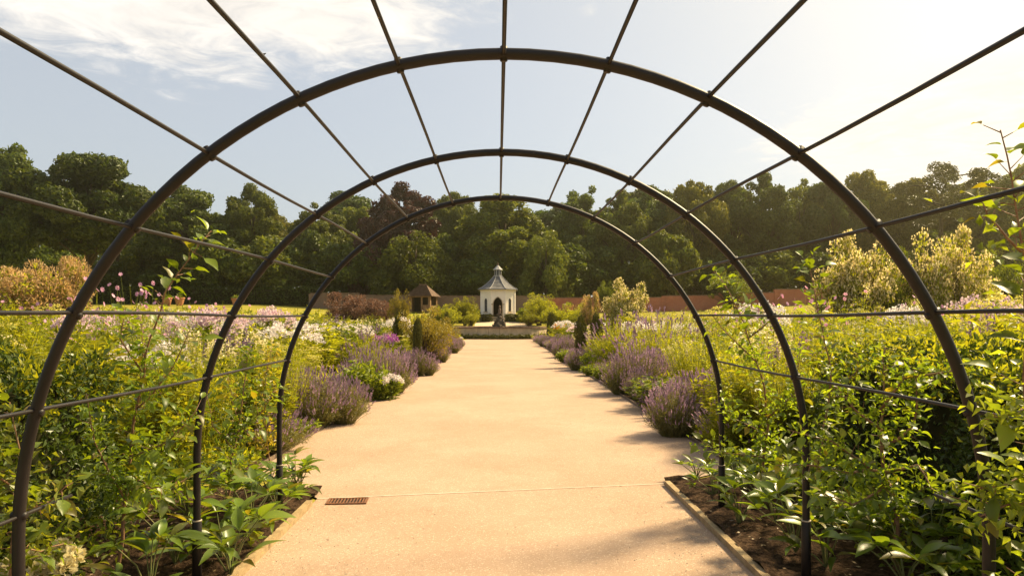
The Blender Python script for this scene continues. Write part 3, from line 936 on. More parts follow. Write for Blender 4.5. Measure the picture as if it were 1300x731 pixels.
# deeper wood behind the last single trees, one dark mass
r_ = np.random.default_rng(31)
n = 32000
x = r_.uniform(-150, 150, n); y = 138 + 14 * r_.random(n)
hh = 11.5 + 2.0 * np.sin(x * .21) + 1.2 * np.sin(x * .57 + 1)
MB().kites(np.stack([x, y, gz(x, y) + hh * r_.random(n)], 1), r_.normal(size=(n, 3)), r_.normal(size=(n, 3)) + np.array([0, -.5, .4]), 1.3 * r_.uniform(.6, 1.3, n), .8, 0, fold=.1).build('deep_wood', MAT['tree_deep'], kind='stuff')
rr = random.Random(11)
named = [
    ('broadleaf_tree', 'dark broadleaf tree cut by the picture edge on the hut side', 'broad_a', 'tree_dark', 0, 162, 120, 78),
    ('broadleaf_tree', 'very wide dark spreading oak standing highest on the hut side', 'broad_d', 'tree_dark', 112, 188, 190, 82),
    ('broadleaf_tree', 'rounded green tree behind the long dark clipped hedge, beside the wide oak', 'broad_b', 'tree_dark', 238, 230, 130, 98),
    ('broadleaf_tree', 'narrower pale-topped tree rising behind the long dark clipped hedge', 'broad_c', 'tree_mid', 318, 228, 86, 100),
    ('broadleaf_tree', 'low bright olive bushy tree in front of the long dark clipped hedge', 'shrub_a', 'tree_lime', 345, 298, 110, 96),
    ('broadleaf_tree', 'sunlit round tree between the hedge and the copper beech', 'broad_a', 'tree_mid', 402, 250, 92, 104),
    ('broadleaf_tree', 'tree touching the copper beech on the hedge side', 'broad_b', 'tree_mid', 458, 258, 86, 108),
    ('copper_beech_tree', 'tall copper beech with dark purple-brown leaves', 'broad_c', 'tree_copper', 510, 226, 106, 100),
    ('copper_beech_tree', 'lower dark copper beech with hanging branches beside the tall one', 'weep', 'tree_copper', 484, 262, 84, 97),
    ('broadleaf_tree', 'green tree touching the copper beech on the gazebo side', 'broad_d', 'tree_mid', 572, 236, 90, 112),
    ('broadleaf_tree', 'green bushy tree in front of the copper beech, above the wooden hut', 'weep', 'tree_mid', 527, 292, 112, 94),
    ('broadleaf_tree', 'huge olive green tree standing right behind the gazebo', 'broad_b', 'tree_mid', 642, 243, 150, 100),
    ('weeping_tree', 'low weeping tree with drooping olive branches beside the gazebo roof', 'weep', 'tree_lime', 693, 292, 74, 93),
    ('broadleaf_tree', 'tall green tree behind the weeping tree', 'broad_a', 'tree_dark', 740, 226, 92, 108),
]
for i, (px, top, w) in enumerate(((790, 236, 80), (832, 228, 92), (880, 221, 90), (930, 223, 84), (972, 214, 92), (1015, 219, 84), (1058, 221, 86), (1100, 210, 84), (1146, 228, 76))):
    named.append(('broadleaf_tree', f'{ORD[i + 1]} tall tree above the red brick wall, counting away from the weeping tree', ('broad_c', 'broad_a', 'broad_d', 'broad_b')[i % 4], ('tree_mid', 'tree_dark', 'tree_warm', 'tree_deep')[(i * 3 + i // 4) % 4], px, top, w, 102 + (i * 5) % 9))
named += [
    ('pine_tree', 'umbrella-shaped pine with a bare straight trunk above the cream blossom bush', 'pine', 'tree_pine', 1196, 207, 110, 96),
    ('broadleaf_tree', 'hazy tree just behind the umbrella pine, towards the gazebo', 'broad_b', 'tree_warm', 1168, 220, 84, 106),
    ('broadleaf_tree', 'hazy tree directly behind the trunk of the umbrella pine', 'broad_a', 'tree_mid', 1216, 222, 84, 108),
    ('broadleaf_tree', 'hazy tree just past the umbrella pine', 'broad_a', 'tree_mid', 1248, 207, 84, 104),
    ('broadleaf_tree', 'hazy tree at the picture edge beyond the umbrella pine', 'broad_b', 'tree_mid', 1310, 196, 110, 98),
    ('round_tree', 'low round dense tree in front of the wood over the red brick wall', 'shrub_b', 'tree_mid', 845, 292, 84, 94),
]
for i, a in enumerate(named):
    tree(*a, rr.uniform(0, 6.28))
for i in range(15):                       # second row, showing through the gaps
    px = -60 + i * 98 + rr.uniform(-15, 15)
    tree('woodland_tree', f'{ORD[i + 1]} tree of the back row of the wood, counted from the wide oak side', ('broad_a', 'broad_b', 'broad_c', 'broad_d', 'con')[(i * 3 + 1) % 5], ('tree_dark', 'tree_warm', 'tree_deep')[i % 3], px, (215 if px < 220 else 246 if px < 700 else 234) + rr.uniform(-8, 16), 130 if (i * 3 + 1) % 5 < 4 else 80, 126 + rr.uniform(-4, 4), rr.uniform(0, 6.28), 'back row of the wood')
for i in range(26):                       # understorey along the edge of the wood
    px = -40 + i * 54 + rr.uniform(-14, 14)
    tree('understorey_bush', f'{ORD[(i % 13) + 1]} shady bush at the foot of the wood, counted from the {"wide oak" if i < 13 else "gazebo"}', ('shrub_a', 'shrub_b')[i % 2], ('tree_dark', 'tree_mid', 'tree_dark')[i % 3], px, 306 + rr.uniform(-16, 26), 84 + rr.uniform(-10, 24), 95.5 + rr.uniform(-1, 5), rr.uniform(0, 6.28), 'bushes under the wood', 'bush')

# ------------------------------------------------------------------ border plants: prototypes
def stems(r, n, base_r, top_r, h, hv=.25, lean=1.0):
    a = r.uniform(0, 6.28, n); k = np.sqrt(r.random(n))
    A = np.stack([base_r * k * np.cos(a), base_r * k * np.sin(a), np.zeros(n)], 1)
    a2 = a + r.normal(0, .3, n)
    hh = h * (1 - .45 * k ** 2 * lean) * (1 + r.uniform(-hv, hv * .4, n))
    B = np.stack([top_r * k * np.cos(a2), top_r * k * np.sin(a2), hh], 1)
    return A, B


def curve_ribbons(m, A, B, w, mat, bow=.12):
    M = (A + B) / 2; M[:, 2] += np.abs(B[:, 2] - A[:, 2]) * bow
    m.ribbons(A, M, w, w * .9, mat); m.ribbons(M, B, w * .9, w * .5, mat)
    return M


def leaves_along(m, r, A, B, n, L, W, mat, t0=.1, t1=.95, up=.5):
    i = r.integers(0, len(A), n); t = r.uniform(t0, t1, n)[:, None]
    P = A[i] * (1 - t) + B[i] * t + r.normal(0, .012, (n, 3))
    D = r.normal(size=(n, 3)); D[:, 2] = np.abs(D[:, 2]) * up
    s = r.uniform(.6, 1.3, n)
    m.kites(P, D, r.normal(size=(n, 3)) * .6 + np.array([0, 0, 1]), L * s, W * s, mat, fold=.06, droop=.12)


def lavender(seed, purple=1.0, Rm=.8, H=.85):
    r = np.random.default_rng(seed)
    f = MB(); fl = MB()
    A, B = stems(r, 620, .26, Rm, H, .42, .85)
    B[:, 2] = np.maximum(B[:, 2] - .10, .08)
    curve_ribbons(f, A, B * np.array([.96, .96, .96]), .007, 0)
    leaves_along(f, r, A, B, 4200, .085, .014, 0, .35, .86)
    k = int(620 * purple)
    C = B[:k]; D = unit(B[:k] - A[:k] + np.array([0, 0, .15]))
    for q in range(3):
        P = C - D * .05 + D * (q * .035)
        for z in range(2):
            fl.kites(P + r.normal(0, .004, P.shape), D + r.normal(0, .25, D.shape), r.normal(size=D.shape), .065, .026, 0)
    return f, fl


def phlox(seed, H=1.0, heads=26, Rm=.45, petals=46, hs=.075):
    r = np.random.default_rng(seed)
    f = MB(); fl = MB()
    A, B = stems(r, heads + 16, .22, Rm, H, .15, .3)
    curve_ribbons(f, A, B, .011, 0, .05)
    leaves_along(f, r, A, B, 900, .12, .034, 0, .05, .95)
    for b in B[:heads]:
        n = petals
        d = unit(r.normal(size=(n, 3))); d[:, 2] = np.abs(d[:, 2]) * 1.3
        P = b + d * hs * r.uniform(.5, 1.1, n)[:, None]
        fl.kites(P, d + r.normal(0, .5, d.shape), r.normal(size=d.shape) + d, .034, .032, 0)
    return f, fl


def feathery(seed, H=1.3, Rm=.6, umbels=0):
    r = np.random.default_rng(seed)
    f = MB(); fl = MB()
    A, B = stems(r, 130, .25, Rm, H, .3, .35)
    curve_ribbons(f, A, B, .008, 0, .06)
    leaves_along(f, r, A, B, 4200, .085, .013, 0, .08, 1.0, 1.0)
    for b in B[:umbels]:
        n = 34
        a = r.uniform(0, 6.28, n); k = np.sqrt(r.random(n)) * .09
        P = b + np.stack([k * np.cos(a), k * np.sin(a), .04 - k * .3], 1)
        fl.kites(P, r.normal(size=(n, 3)) * .5 + np.array([0, 0, .4]), r.normal(size=(n, 3)) + np.array([0, 0, 2]), .03, .028, 0)
    return f, fl


def leafy(seed, H=.7, Rm=.5, n=1300, L=.12, W=.045):
    r = np.random.default_rng(seed)
    f = MB()
    A, B = stems(r, 60, .2, Rm, H, .3, .6)
    curve_ribbons(f, A, B, .009, 0, .08)
    leaves_along(f, r, A, B, n, L, W, 0, .1, 1.0)
    return f


def spikes(seed, H=1.1, n=30, Rm=.4):
    r = np.random.default_rng(seed)
    f = MB(); fl = MB()
    A, B = stems(r, n, .2, Rm, H, .2, .3)
    curve_ribbons(f, A, B, .009, 0, .04)
    leaves_along(f, r, A, B, 900, .13, .022, 0, .02, .6)
    for a, b in zip(A, B):
        k = 30
        t = r.uniform(.68, 1.0, k)[:, None]
        P = a * (1 - t) + b * t
        fl.kites(P, r.normal(size=(k, 3)) + np.array([0, 0, .3]), r.normal(size=(k, 3)), .042, .024, 0)
    return f, fl


def cosmos(seed, H=1.6):
    r = np.random.default_rng(seed)
    f = MB(); fl = MB()
    A, B = stems(r, 22, .15, .5, H, .35, .2)
    curve_ribbons(f, A, B, .007, 0, .04)
    leaves_along(f, r, A, B, 700, .10, .014, 0, .05, .8)
    for b in B[:16]:
        ax = unit(r.normal(size=3) * .6 + np.array([0, -.6, .6]))
        u = unit(np.cross(ax, [0.3, 1, .2])); v = np.cross(ax, u)
        for q in range(7):
            a = q * 6.28 / 7
            d = np.cos(a) * u + np.sin(a) * v
            fl.kites(np.array([b]), np.array([d + ax * .15]), np.array([ax]), .038, .028, 0)
    return f, fl


def column(seed, H=1.3, Rm=.24):
    r = np.random.default_rng(seed)
    f = MB(); t = MB()
    n = 5200
    a = r.uniform(0, 6.28, n); z = r.random(n) * H
    bump = 1 + .16 * np.sin(a * 4 + z * 4) + .14 * np.sin(a * 9 - z * 9) + .10 * np.sin(z * 13 + a * 2)
    rad = Rm * np.minimum(1, ((H - z) / H * 4.0 + .12)) ** .6 * np.minimum(1, .6 + z / H * 2) * bump * (1 - r.exponential(.10, n))
    P = np.stack([rad * np.cos(a), rad * np.sin(a), z + .04 + .1 * r.exponential(.5, n)], 1)
    D = np.stack([np.cos(a) * .5, np.sin(a) * .5, np.full(n, 1.1)], 1) + r.normal(0, .45, (n, 3))
    f.kites(P, D, np.stack([np.cos(a), np.sin(a), np.zeros(n)], 1) + r.normal(0, .5, (n, 3)), .075, .028, 0)
    t.tube([(0, 0, 0), (0, 0, H * .9)], [Rm * .55, Rm * .3], 9)
    return f, t


def plume_shrub(seed, H=3.0, Rm=1.6, n=11000, leafn=3500, L=.13, W=.05, lob=34, leafL=.14, cz=.56, rz=.40, loose=False):
    r = np.random.default_rng(seed)
    f = MB(); fl = MB(); t = MB()
    lobes = []
    for i in range(lob):
        d = unit(r.normal(size=3)); k = r.uniform(.5, .85)
        if loose: k = r.uniform(.25, 1.12)
        lobes.append((np.array([d[0] * Rm * k, d[1] * Rm * k, H * cz + d[2] * H * rz * k * 1.1]), Rm * (r.uniform(.08, .24) if loose else r.uniform(.14, .34))))
    for c, rad in lobes:
        kf = n // lob; kl = leafn // lob
        d = unit(r.normal(size=(kf, 3))); d[:, 2] = d[:, 2] * .8 + .15
        P = c + d * (rad * (.6 + .55 * r.random(kf) ** .5))[:, None]
        fl.kites(P, d + r.normal(0, .5, d.shape), r.normal(size=d.shape) + d, L * r.uniform(.6, 1.2, kf), W, 0)
        d = unit(r.normal(size=(kl, 3)))
        P = c + d * (rad * .85 * r.random(kl) ** .4)[:, None]
        f.kites(P, d + r.normal(0, .6, d.shape), r.normal(size=d.shape) + d, leafL, leafL * .55, 0)
        t.tube([(r.normal(0, .1), r.normal(0, .1), 0), (c[0] * .45, c[1] * .45, c[2] * .55), tuple(c)], [.035, .022, .008], 5)
    return f, fl, t


def kit(name, parts):
    """parts: list of (part name, MB, material key, kind) -> meshes shared by every plant of that kind"""
    return name, [(pn, mb.mesh(pn, MAT[mk]), kd) for pn, mb, mk, kd in parts if mb.n]


def plant(k, loc, rz, s, label, cat, group=None, sz=None):
    name, parts = k
    root = empty(name, loc, rz, label, cat, group)
    root.scale = (s, s, s if sz is None else sz)
    for pn, me, kd in parts:
        o = link(bpy.data.objects.new(pn, me), root)
        if kd: o['kind'] = kd
    return root


def zone(x, y):
    return ('close to the arches' if y < 12 else 'halfway along' if y < 24 else 'towards the fountain') + (' by the path' if x < GW + 2.2 else ' away from the path' if x > .45 * y + 3 else '')


K = {}
for i in range(3):
    f, fl = lavender(20 + i, (.50, .38, .30)[i])
    K['lav%d' % i] = kit('lavender', [('foliage', f, 'lav_leaf', 'stuff'), ('flower_spikes', fl, 'lav_flower', 'stuff')])
f, fl = lavender(25, .25, .8, 1.0)
K['catmint'] = kit('catmint', [('foliage', f, 'mead_leaf', 'stuff'), ('flower_spikes', fl, 'lav_flower', 'stuff')])
for i, (nm, mk) in enumerate((('white_phlox', 'white_petal'), ('pink_phlox', 'pink_petal'))):
    f, fl = phlox(30 + i)
    K[nm] = kit(nm, [('foliage', f, 'green_leaf' if i else 'mead_leaf', 'stuff'), ('flower_heads', fl, mk, 'stuff')])
f, fl = phlox(33, .9, 12, .3, 60, .10)
K['magenta'] = kit('magenta_phlox', [('foliage', f, 'green_leaf', 'stuff'), ('flower_heads', fl, 'magenta_petal', 'stuff')])
f, fl = phlox(34, .8, 18, .5, 40, .07)
K['orange'] = kit('orange_helenium', [('foliage', f, 'green_leaf', 'stuff'), ('flower_heads', fl, 'orange_petal', 'stuff')])
f, fl = phlox(35, .32, 34, .34, 40, .05)
K['lowwhite'] = kit('white_candytuft', [('foliage', f, 'lime_leaf', 'stuff'), ('flower_heads', fl, 'white_petal', 'stuff')])
f, fl = feathery(40, 1.35, .62, 0)
K['fennel'] = kit('feathery_fennel', [('foliage', f, 'mead_leaf', 'stuff')])
f, fl = feathery(41, 1.3, .6, 60)
K['goldenrod'] = kit('yellow_umbel', [('foliage', f, 'mead_leaf', 'stuff'), ('flower_heads', fl, 'yellow_petal', 'stuff')])
f, fl = spikes(45)
K['spike'] = kit('lilac_sage', [('foliage', f, 'green_leaf', 'stuff'), ('flower_spikes', fl, 'lav_flower', 'stuff')])
f, fl = spikes(46, 1.15, 36)
K['cream'] = kit('cream_spire', [('foliage', f, 'mead_leaf', 'stuff'), ('flower_spikes', fl, 'cream_petal', 'stuff')])
K['lime'] = kit('lime_leaf_mound', [('foliage', leafy(50, .5, .5), 'lime_leaf', 'stuff')])
K['leafy'] = kit('leafy_perennial', [('foliage', leafy(51, 1.05, .5, 1800, .10, .045), 'green_leaf', 'stuff')])
K['leafy2'] = kit('leafy_perennial', [('foliage', leafy(52, 1.2, .55, 2000, .11, .04), 'mead_leaf', 'stuff')])
f, fl = cosmos(55)
K['cosmos'] = kit('pink_cosmos', [('foliage', f, 'green_leaf', 'stuff'), ('flowers', fl, 'cosmos_petal', 'stuff')])
f, t = column(60)
K['yew'] = kit('columnar_yew', [('foliage', f, 'yew_leaf', 'stuff'), ('trunk', t, 'core', None)])
f, fl, t = plume_shrub(70)
K['smoke'] = kit('smoke_bush', [('foliage', f, 'mead_leaf', 'stuff'), ('plumes', fl, 'smoke_plume', 'stuff'), ('branches', t, 'bark', None)])
K['rust'] = kit('rusty_bush', [('foliage', f, 'rust_plume', 'stuff'), ('plumes', fl, 'rust_plume', 'stuff'), ('branches', t, 'bark', None)])
f, fl, t = plume_shrub(71, 3.0, 1.7, 11000, 6500, .085, .075, 96, .14, .60, .36, True)
K['blossom'] = kit('blossom_bush', [('foliage', f, 'mead_leaf', 'stuff'), ('blossoms', fl, 'blossom', 'stuff'), ('branches', t, 'bark', None)])
K['gold'] = kit('golden_shrub', [('foliage', fl, 'gold_leaf', 'stuff'), ('branches', t, 'bark', None)])
K['limeshrub'] = kit('lime_shrub', [('foliage', fl, 'mead_leaf', 'stuff'), ('branches', t, 'bark', None)])
K['greenshrub'] = kit('green_shrub', [('foliage', fl, 'green_leaf', 'stuff'), ('branches', t, 'bark', None)])
K['darkshrub'] = kit('dark_yew_bush', [('foliage', fl, 'yew_leaf', 'stuff'), ('branches', t, 'bark', None)])

HUTS, WALLS = 'on the hut side', 'on the brick wall side'
rp = random.Random(21)

# lavender mounds along both path edges: (px of the centre, py of the foot, width in px, height in px)
lv = {HUTS: [(405, 545, 150, 82), (482, 502, 104, 64), (537, 478, 54, 36), (556, 461, 42, 28), (572, 449, 38, 24), (581, 442, 26, 16)],
      WALLS: [(876, 552, 160, 88), (806, 500, 112, 64), (739, 470, 58, 36), (716, 454, 44, 28), (706, 447, 34, 22), (692, 440, 26, 16)]}
for side, L_ in lv.items():
    for i, (px, py, w, h) in enumerate(L_):
        x, y = at(px, py)
        s = .86 * (w * y / F / 2) / .80; hz = (h * y / F) / .85
        sgn = -1 if side == HUTS else 1
        for j, (ox, oy, q) in enumerate(((0, .25, .72), (-.42 * s, -.12, .60), (.40 * s, .62, .62), (sgn * .55 * s, 1.15, .7))):
            wd = ('largest', 'front', 'rear', 'hindmost')[j]
            plant(K['lav%d' % ((i + j) % 3)], (x + ox + sgn * .12, y + oy * max(s, .5), 0), rp.uniform(0, 6), s * q * rp.uniform(.9, 1.1), f'{wd} lavender in the {ORD[i + 1]} clump from the arches {side}', 'lavender', 'lavender along the path ' + side, hz * q * 1.3 * rp.uniform(.85, 1.1))
single = [
    ('lime', 462, 508, 66, 46, 'lime green leaf mound tucked behind the first lavender on the hut side'),
    ('lowwhite', 487, 507, 46, 30, 'small white flowered cushion at the path edge after the first lavender'),
    ('lime', 718, 461, 28, 16, 'small bright lime mound at the path edge between two lavenders'),
    ('lime', 748, 472, 26, 24, 'bright lime leaf clump beside the third lavender on the red wall side'),
    ('leafy', 838, 520, 86, 44, 'fresh green mound between the two biggest lavenders on the red wall side'),
    ('catmint', 790, 470, 110, 70, 'airy yellow-green grassy mound behind the second lavender, brick wall side'),
    ('catmint', 838, 485, 120, 88, 'large airy yellow-green grassy mound behind the biggest lavender, brick wall side'),
    ('catmint', 470, 485, 90, 66, 'airy grassy mound behind the lavender on the hut side'),
    ('magenta', 488, 470, 34, 46, 'magenta flower clump beside the dark clipped yews, hut side'),
    ('magenta', 770, 462, 24, 36, 'magenta flower clump beside the dark clipped yews, brick wall side'),
    ('orange', 716, 438, 34, 26, 'orange flower clump beyond the yew columns, low and near the path'),
    ('orange', 733, 430, 26, 24, 'smaller orange flower clump just behind the other orange one'),
    ('gold', 540, 462, 60, 66, 'golden yellow shrub between the dark yew columns'),
    ('gold', 560, 446, 40, 40, 'small golden orange shrub beyond the yew columns, beside the path'),
]
for k, px, py, w, h, lab in single:
    x, y = at(px, py)
    base = {'lime': (.5, .5), 'lowwhite': (.34, .36), 'leafy': (.5, 1.05), 'catmint': (.8, 1.0), 'magenta': (.35, .98), 'orange': (.5, .86), 'gold': (1.5, 3.0)}[k]
    plant(K[k], (x, y, 0), rp.uniform(0, 6), (w * y / F / 2) / base[0], lab, 'flowering plant' if k not in ('gold',) else 'shrub', None, (h * y / F) / base[1])
EK = {'lav0': ('small lavender tuft', 'lavender', .8, .85), 'lav2': ('greyish lavender tuft', 'lavender', .8, .85), 'catmint': ('airy catmint tuft', 'catmint', .8, 1.0), 'lime': ('small lime green tuft', 'perennial', .5, .5), 'lowwhite': ('white flowered cushion', 'flowering plant', .34, .36), 'leafy': ('small leafy green tuft', 'perennial', .5, 1.05), 'spike': ('lilac sage tuft', 'sage', .4, 1.1)}
for sgn, side in ((-1, HUTS), (1, WALLS)):
    y = 8.4
    while y < 48:
        kk = rp.choices(list(EK), weights=[24, 26, 26, 7, 6, 9, 8])[0]
        lab, cat, r0, h0 = EK[kk]
        w = rp.uniform(.34, .62) * (1 if kk not in ('lowwhite', 'lime') else .7); h = rp.uniform(.38, .62) * (.6 if kk in ('lowwhite', 'lime') else 1)
        plant(K[kk], (sgn * (GW + w * .55 + rp.uniform(-.12, .25)), y, 0), rp.uniform(0, 6), w / r0, f'{lab} {zone(9, y).split(" by ")[0].split(" away")[0]} at the path edge ' + side, cat, f'{lab} {zone(9, y).split(" by ")[0].split(" away")[0]} at the path edge ' + side, h / h0)
        y += rp.uniform(.45, .95) * (1 + y / 40)
yews = [(505, 460, 11, 54, 'first dark yew column on the hut side, left of the golden shrub'), (530, 466, 11, 56, 'dark yew column nearest the lavender on the hut side'), (549, 442, 7, 44, 'thin pale-topped yew column far along the path, hut side'), (567, 436, 7, 36, 'thin dark yew column close to the fountain, hut side'),
        (737, 466, 13, 60, 'broad dark yew column next to the path, brick wall side'), (757, 466, 13, 62, 'taller dark yew column behind the broad one, brick wall side'), (700, 432, 10, 32, 'thin dark yew column close to the fountain, brick wall side'), (824, 406, 7, 12, 'tiny dark clipped cone in the lawn before the red brick wall')]
for px, py, w, h, lab in yews:
    if py < 420:
        x, y = at(px, d=56); z = float(gz(x, y))
    else:
        x, y = at(px, py); z = 0
    plant(K['yew'], (x, y, z), rp.uniform(0, 6), (w * y / F / 2) / .25, lab, 'yew', 'clipped yews', (h * y / F) / 1.34)
# bigger shrubs: (kind, px, top py, width px, distance, label)
shr = [
    ('smoke', 18, 332, 130, 30, 'big tan plumed smoke bush at the picture edge, hut side'),
    ('smoke', 72, 318, 96, 31, 'tall tan plumed smoke bush in front of the wide dark oak'),
    ('rust', 440, 368, 66, 58, 'rust brown plumed bush between the lawn and the wooden hut'),
    ('rust', 475, 376, 60, 56, 'lower rust brown bush nearest the wooden hut'),
    ('gold', 507, 370, 26, 52, 'yellow-leaved shrub just in front of the wooden hut'),
    ('limeshrub', 590, 378, 34, 64, 'light green shrub next to the gazebo, hut side'),
    ('limeshrub', 684, 374, 40, 64, 'light green shrub next to the gazebo, brick wall side'),
    ('limeshrub', 566, 388, 36, 58, 'yellow-green shrub between the fountain and the hut'),
    ('limeshrub', 598, 396, 22, 62, 'small yellow-green shrub behind the fountain edge, hut side'),
    ('limeshrub', 672, 396, 26, 62, 'small yellow-green shrub behind the fountain edge, brick wall side'),
    ('limeshrub', 706, 388, 38, 58, 'yellow-green shrub beside the fountain, brick wall side'),
    ('limeshrub', 735, 386, 44, 54, 'wide yellow-green shrub before the brick wall near the fountain'),
    ('limeshrub', 556, 391, 26, 58, 'bright shrub in front of the hut door'),
    ('smoke', 750, 367, 28, 44, 'small tan plumed bush before the red brick wall, closest to the gazebo'),
    ('blossom', 793, 358, 52, 45, 'cream blossom bush in front of the red brick wall by the low white cover'),
    ('darkshrub', 790, 385, 36, 36, 'dark green bush under the cream blossom bush'),
    ('blossom', 1084, 304, 86, 28, 'tall cream blossom bush on the tunnel side of the umbrella pine'),
    ('greenshrub', 1130, 322, 56, 29, 'green bush between the two tall cream blossom bushes'),
    ('blossom', 1203, 297, 86, 28, 'tall white-cream blossom bush under the umbrella pine'),
    ('greenshrub', 1262, 318, 70, 40, 'hazy green bush beside the red brick wall at the picture edge'),
    ('greenshrub', 928, 344, 56, 84, 'round green bush against the middle of the red brick wall'),
    ('greenshrub', 768, 358, 20, 86, 'small upright green bush in front of the red brick wall'),
    ('darkshrub', 1250, 360, 24, 76, 'small round dark bush at the far end of the red brick wall'),
]
for k, px, top, w, d, lab in shr:
    x, y = at(px, d=d); z = float(gz(x, y))
    b = {'smoke': (1.75, 3.1), 'rust': (1.75, 3.1), 'blossom': (1.65, 3.1), 'gold': (1.65, 3.1), 'limeshrub': (1.65, 3.1), 'greenshrub': (1.65, 3.1), 'darkshrub': (1.65, 3.1)}[k]
    h = zat(top, d) - z
    plant(K[k], (x, y, z), rp.uniform(0, 6), (w * d / F / 2) / b[0], lab, 'shrub', None, h / b[1])
# phlox drifts and cosmos seen against the horizon
for i, (px, py) in enumerate(((335, 470), (355, 464), (378, 466), (398, 458), (420, 463), (440, 468), (455, 470), (365, 478), (345, 482), (410, 472), (432, 476))):
    x, y = at(px, py)
    plant(K['white_phlox'], (x, y, 0), rp.uniform(0, 6), 1.05, 'white-pink phlox in the long drift behind the lavender on the hut side', 'phlox', 'phlox drift on the hut side', 1.15 * (py - 424) / F * y)
for i, (px, py) in enumerate(((815, 462), (830, 458), (848, 462), (862, 455), (880, 460), (900, 452), (870, 478), (888, 474), (916, 470), (1060, 462), (1080, 470), (1040, 455))):
    x, y = at(px, py)
    plant(K['pink_phlox' if i % 2 else 'white_phlox'], (x, y, 0), rp.uniform(0, 6), 1.05, ('pink' if i % 2 else 'white') + ' phlox in the drift behind the grassy mounds on the brick wall side', 'phlox', 'phlox drift on the wall side', 1.3)
for i, (px, top, d) in enumerate(((118, 376, 10.5), (140, 362, 11), (165, 368, 11.5), (182, 356, 12), (205, 385, 10.5), (235, 388, 14), (262, 384, 15), (60, 384, 13), (30, 388, 14), (300, 392, 17), (1010, 372, 13), (1045, 380, 12), (985, 384, 12), (1075, 376, 14), (930, 388, 16), (1130, 386, 15), (1170, 382, 14), (1250, 384, 13))):
    x, y = at(px, d=d)
    plant(K['cosmos'], (x, y, 0), rp.uniform(0, 6), 1.0, 'tall pink cosmos rising above the border ' + (HUTS if px < 600 else WALLS), 'cosmos', 'cosmos ' + (HUTS if px < 600 else WALLS), zat(top, d) / 1.6)

# mixed border, one plant at a time
KN = {'fennel': ('airy yellow-green fennel', 'fennel', 1.35), 'goldenrod': ('flat-headed yellow flowers', 'flowering plant', 1.3), 'white_phlox': ('white phlox clump', 'phlox', 1.05), 'pink_phlox': ('pale pink phlox', 'phlox', 1.05), 'spike': ('lilac sage', 'sage', 1.1), 'cream': ('cream flower spires', 'flowering plant', 1.15), 'leafy': ('leafy green perennial', 'perennial', 1.05), 'leafy2': ('leafy yellow-green perennial', 'perennial', 1.2), 'lime': ('low lime mound', 'perennial', .5)}
pts = []
for side in (-1, 1):
    tries = 0; mine = []
    while len(mine) < 205 and tries < 9000:
        tries += 1
        y = 7.6 + 36 * rp.random() ** 1.35
        x = GW + .75 + (y * .80 + 2.0 - GW) * rp.random()
        if y < 8.4 and x > 2.8 and False: continue
        if x < GW + 1.4 and y > 9: continue
        sp = .62 + .035 * y
        if any((x - a) ** 2 + (y - b) ** 2 < sp * sp for a, b in mine): continue
        mine.append((x, y))
        kk = rp.choices(list(KN), weights=[24, 7, 10, 4, 7, 15, 13, 20, 4])[0]
        lab, cat, h0 = KN[kk]
        # the border climbs away from the path, up to about eye level
        top = .95 + (.55 if side < 0 else .62) * min(1, (x - GW) / 3.0) + rp.uniform(-.38, .32)
        if kk == 'lime': top *= .5
        plant(K[kk], (side * x, y, 0), rp.uniform(0, 6), rp.uniform(.95, 1.35) * (1 + y / 60), f'{lab} {zone(x, y)} ' + (HUTS if side < 0 else WALLS), cat, f'{lab}, {zone(x, y)} ' + (HUTS if side < 0 else WALLS), top / h0)

# undergrowth that nobody could count, covering the soil of the borders
for side, lab in ((-1, 'hut'), (1, 'wall')):
    r = np.random.default_rng(90 + side)
    n = 60000
    y = 7.3 + 46 * r.random(n) ** 1.6
    x = GW + .15 + (y * .82 + 3 - GW) * r.random(n)
    hh = .12 + .45 * smooth(0, 1.6, x - GW)
    hh = hh * (.6 + .4 * np.sin(x * 2.1 + y * .7) * np.sin(y * 1.3 - x * .4))
    z = hh * r.random(n) ** .6
    s = (.06 + .0035 * y)
    D = r.normal(size=(n, 3)) + np.array([0, 0, .7])
    m = MB()
    m.kites(np.stack([side * x, y, z], 1), D, r.normal(size=(n, 3)) * .7 + np.array([0, 0, 1]), s * 1.7 * r.uniform(.6, 1.3, n), s * .55, 0, droop=.2)
    m.build('undergrowth', MAT['mead_leaf'], kind='stuff')
    # grassy band in the far garden behind the borders
    n = 22000
    y = 44 + 22 * r.random(n)
    x = 4.6 + (y * .78 - 4) * r.random(n)
    hh = (.85 if side < 0 else .45) + .35 * (np.sin(x * .9 + y * .31) * np.sin(y * .7 - x * .2))
    sx_ = side * x
    P = np.stack([sx_, y, gz(sx_, y) + hh * r.random(n)], 1)
    m = MB().kites(P, r.normal(size=(n, 3)) + np.array([0, 0, .9]), r.normal(size=(n, 3)) * .7 + np.array([0, 0, 1]), .45 * r.uniform(.6, 1.3, n), .16, 0, droop=.2)
    m.build('undergrowth', MAT['mead_leaf'], kind='stuff')

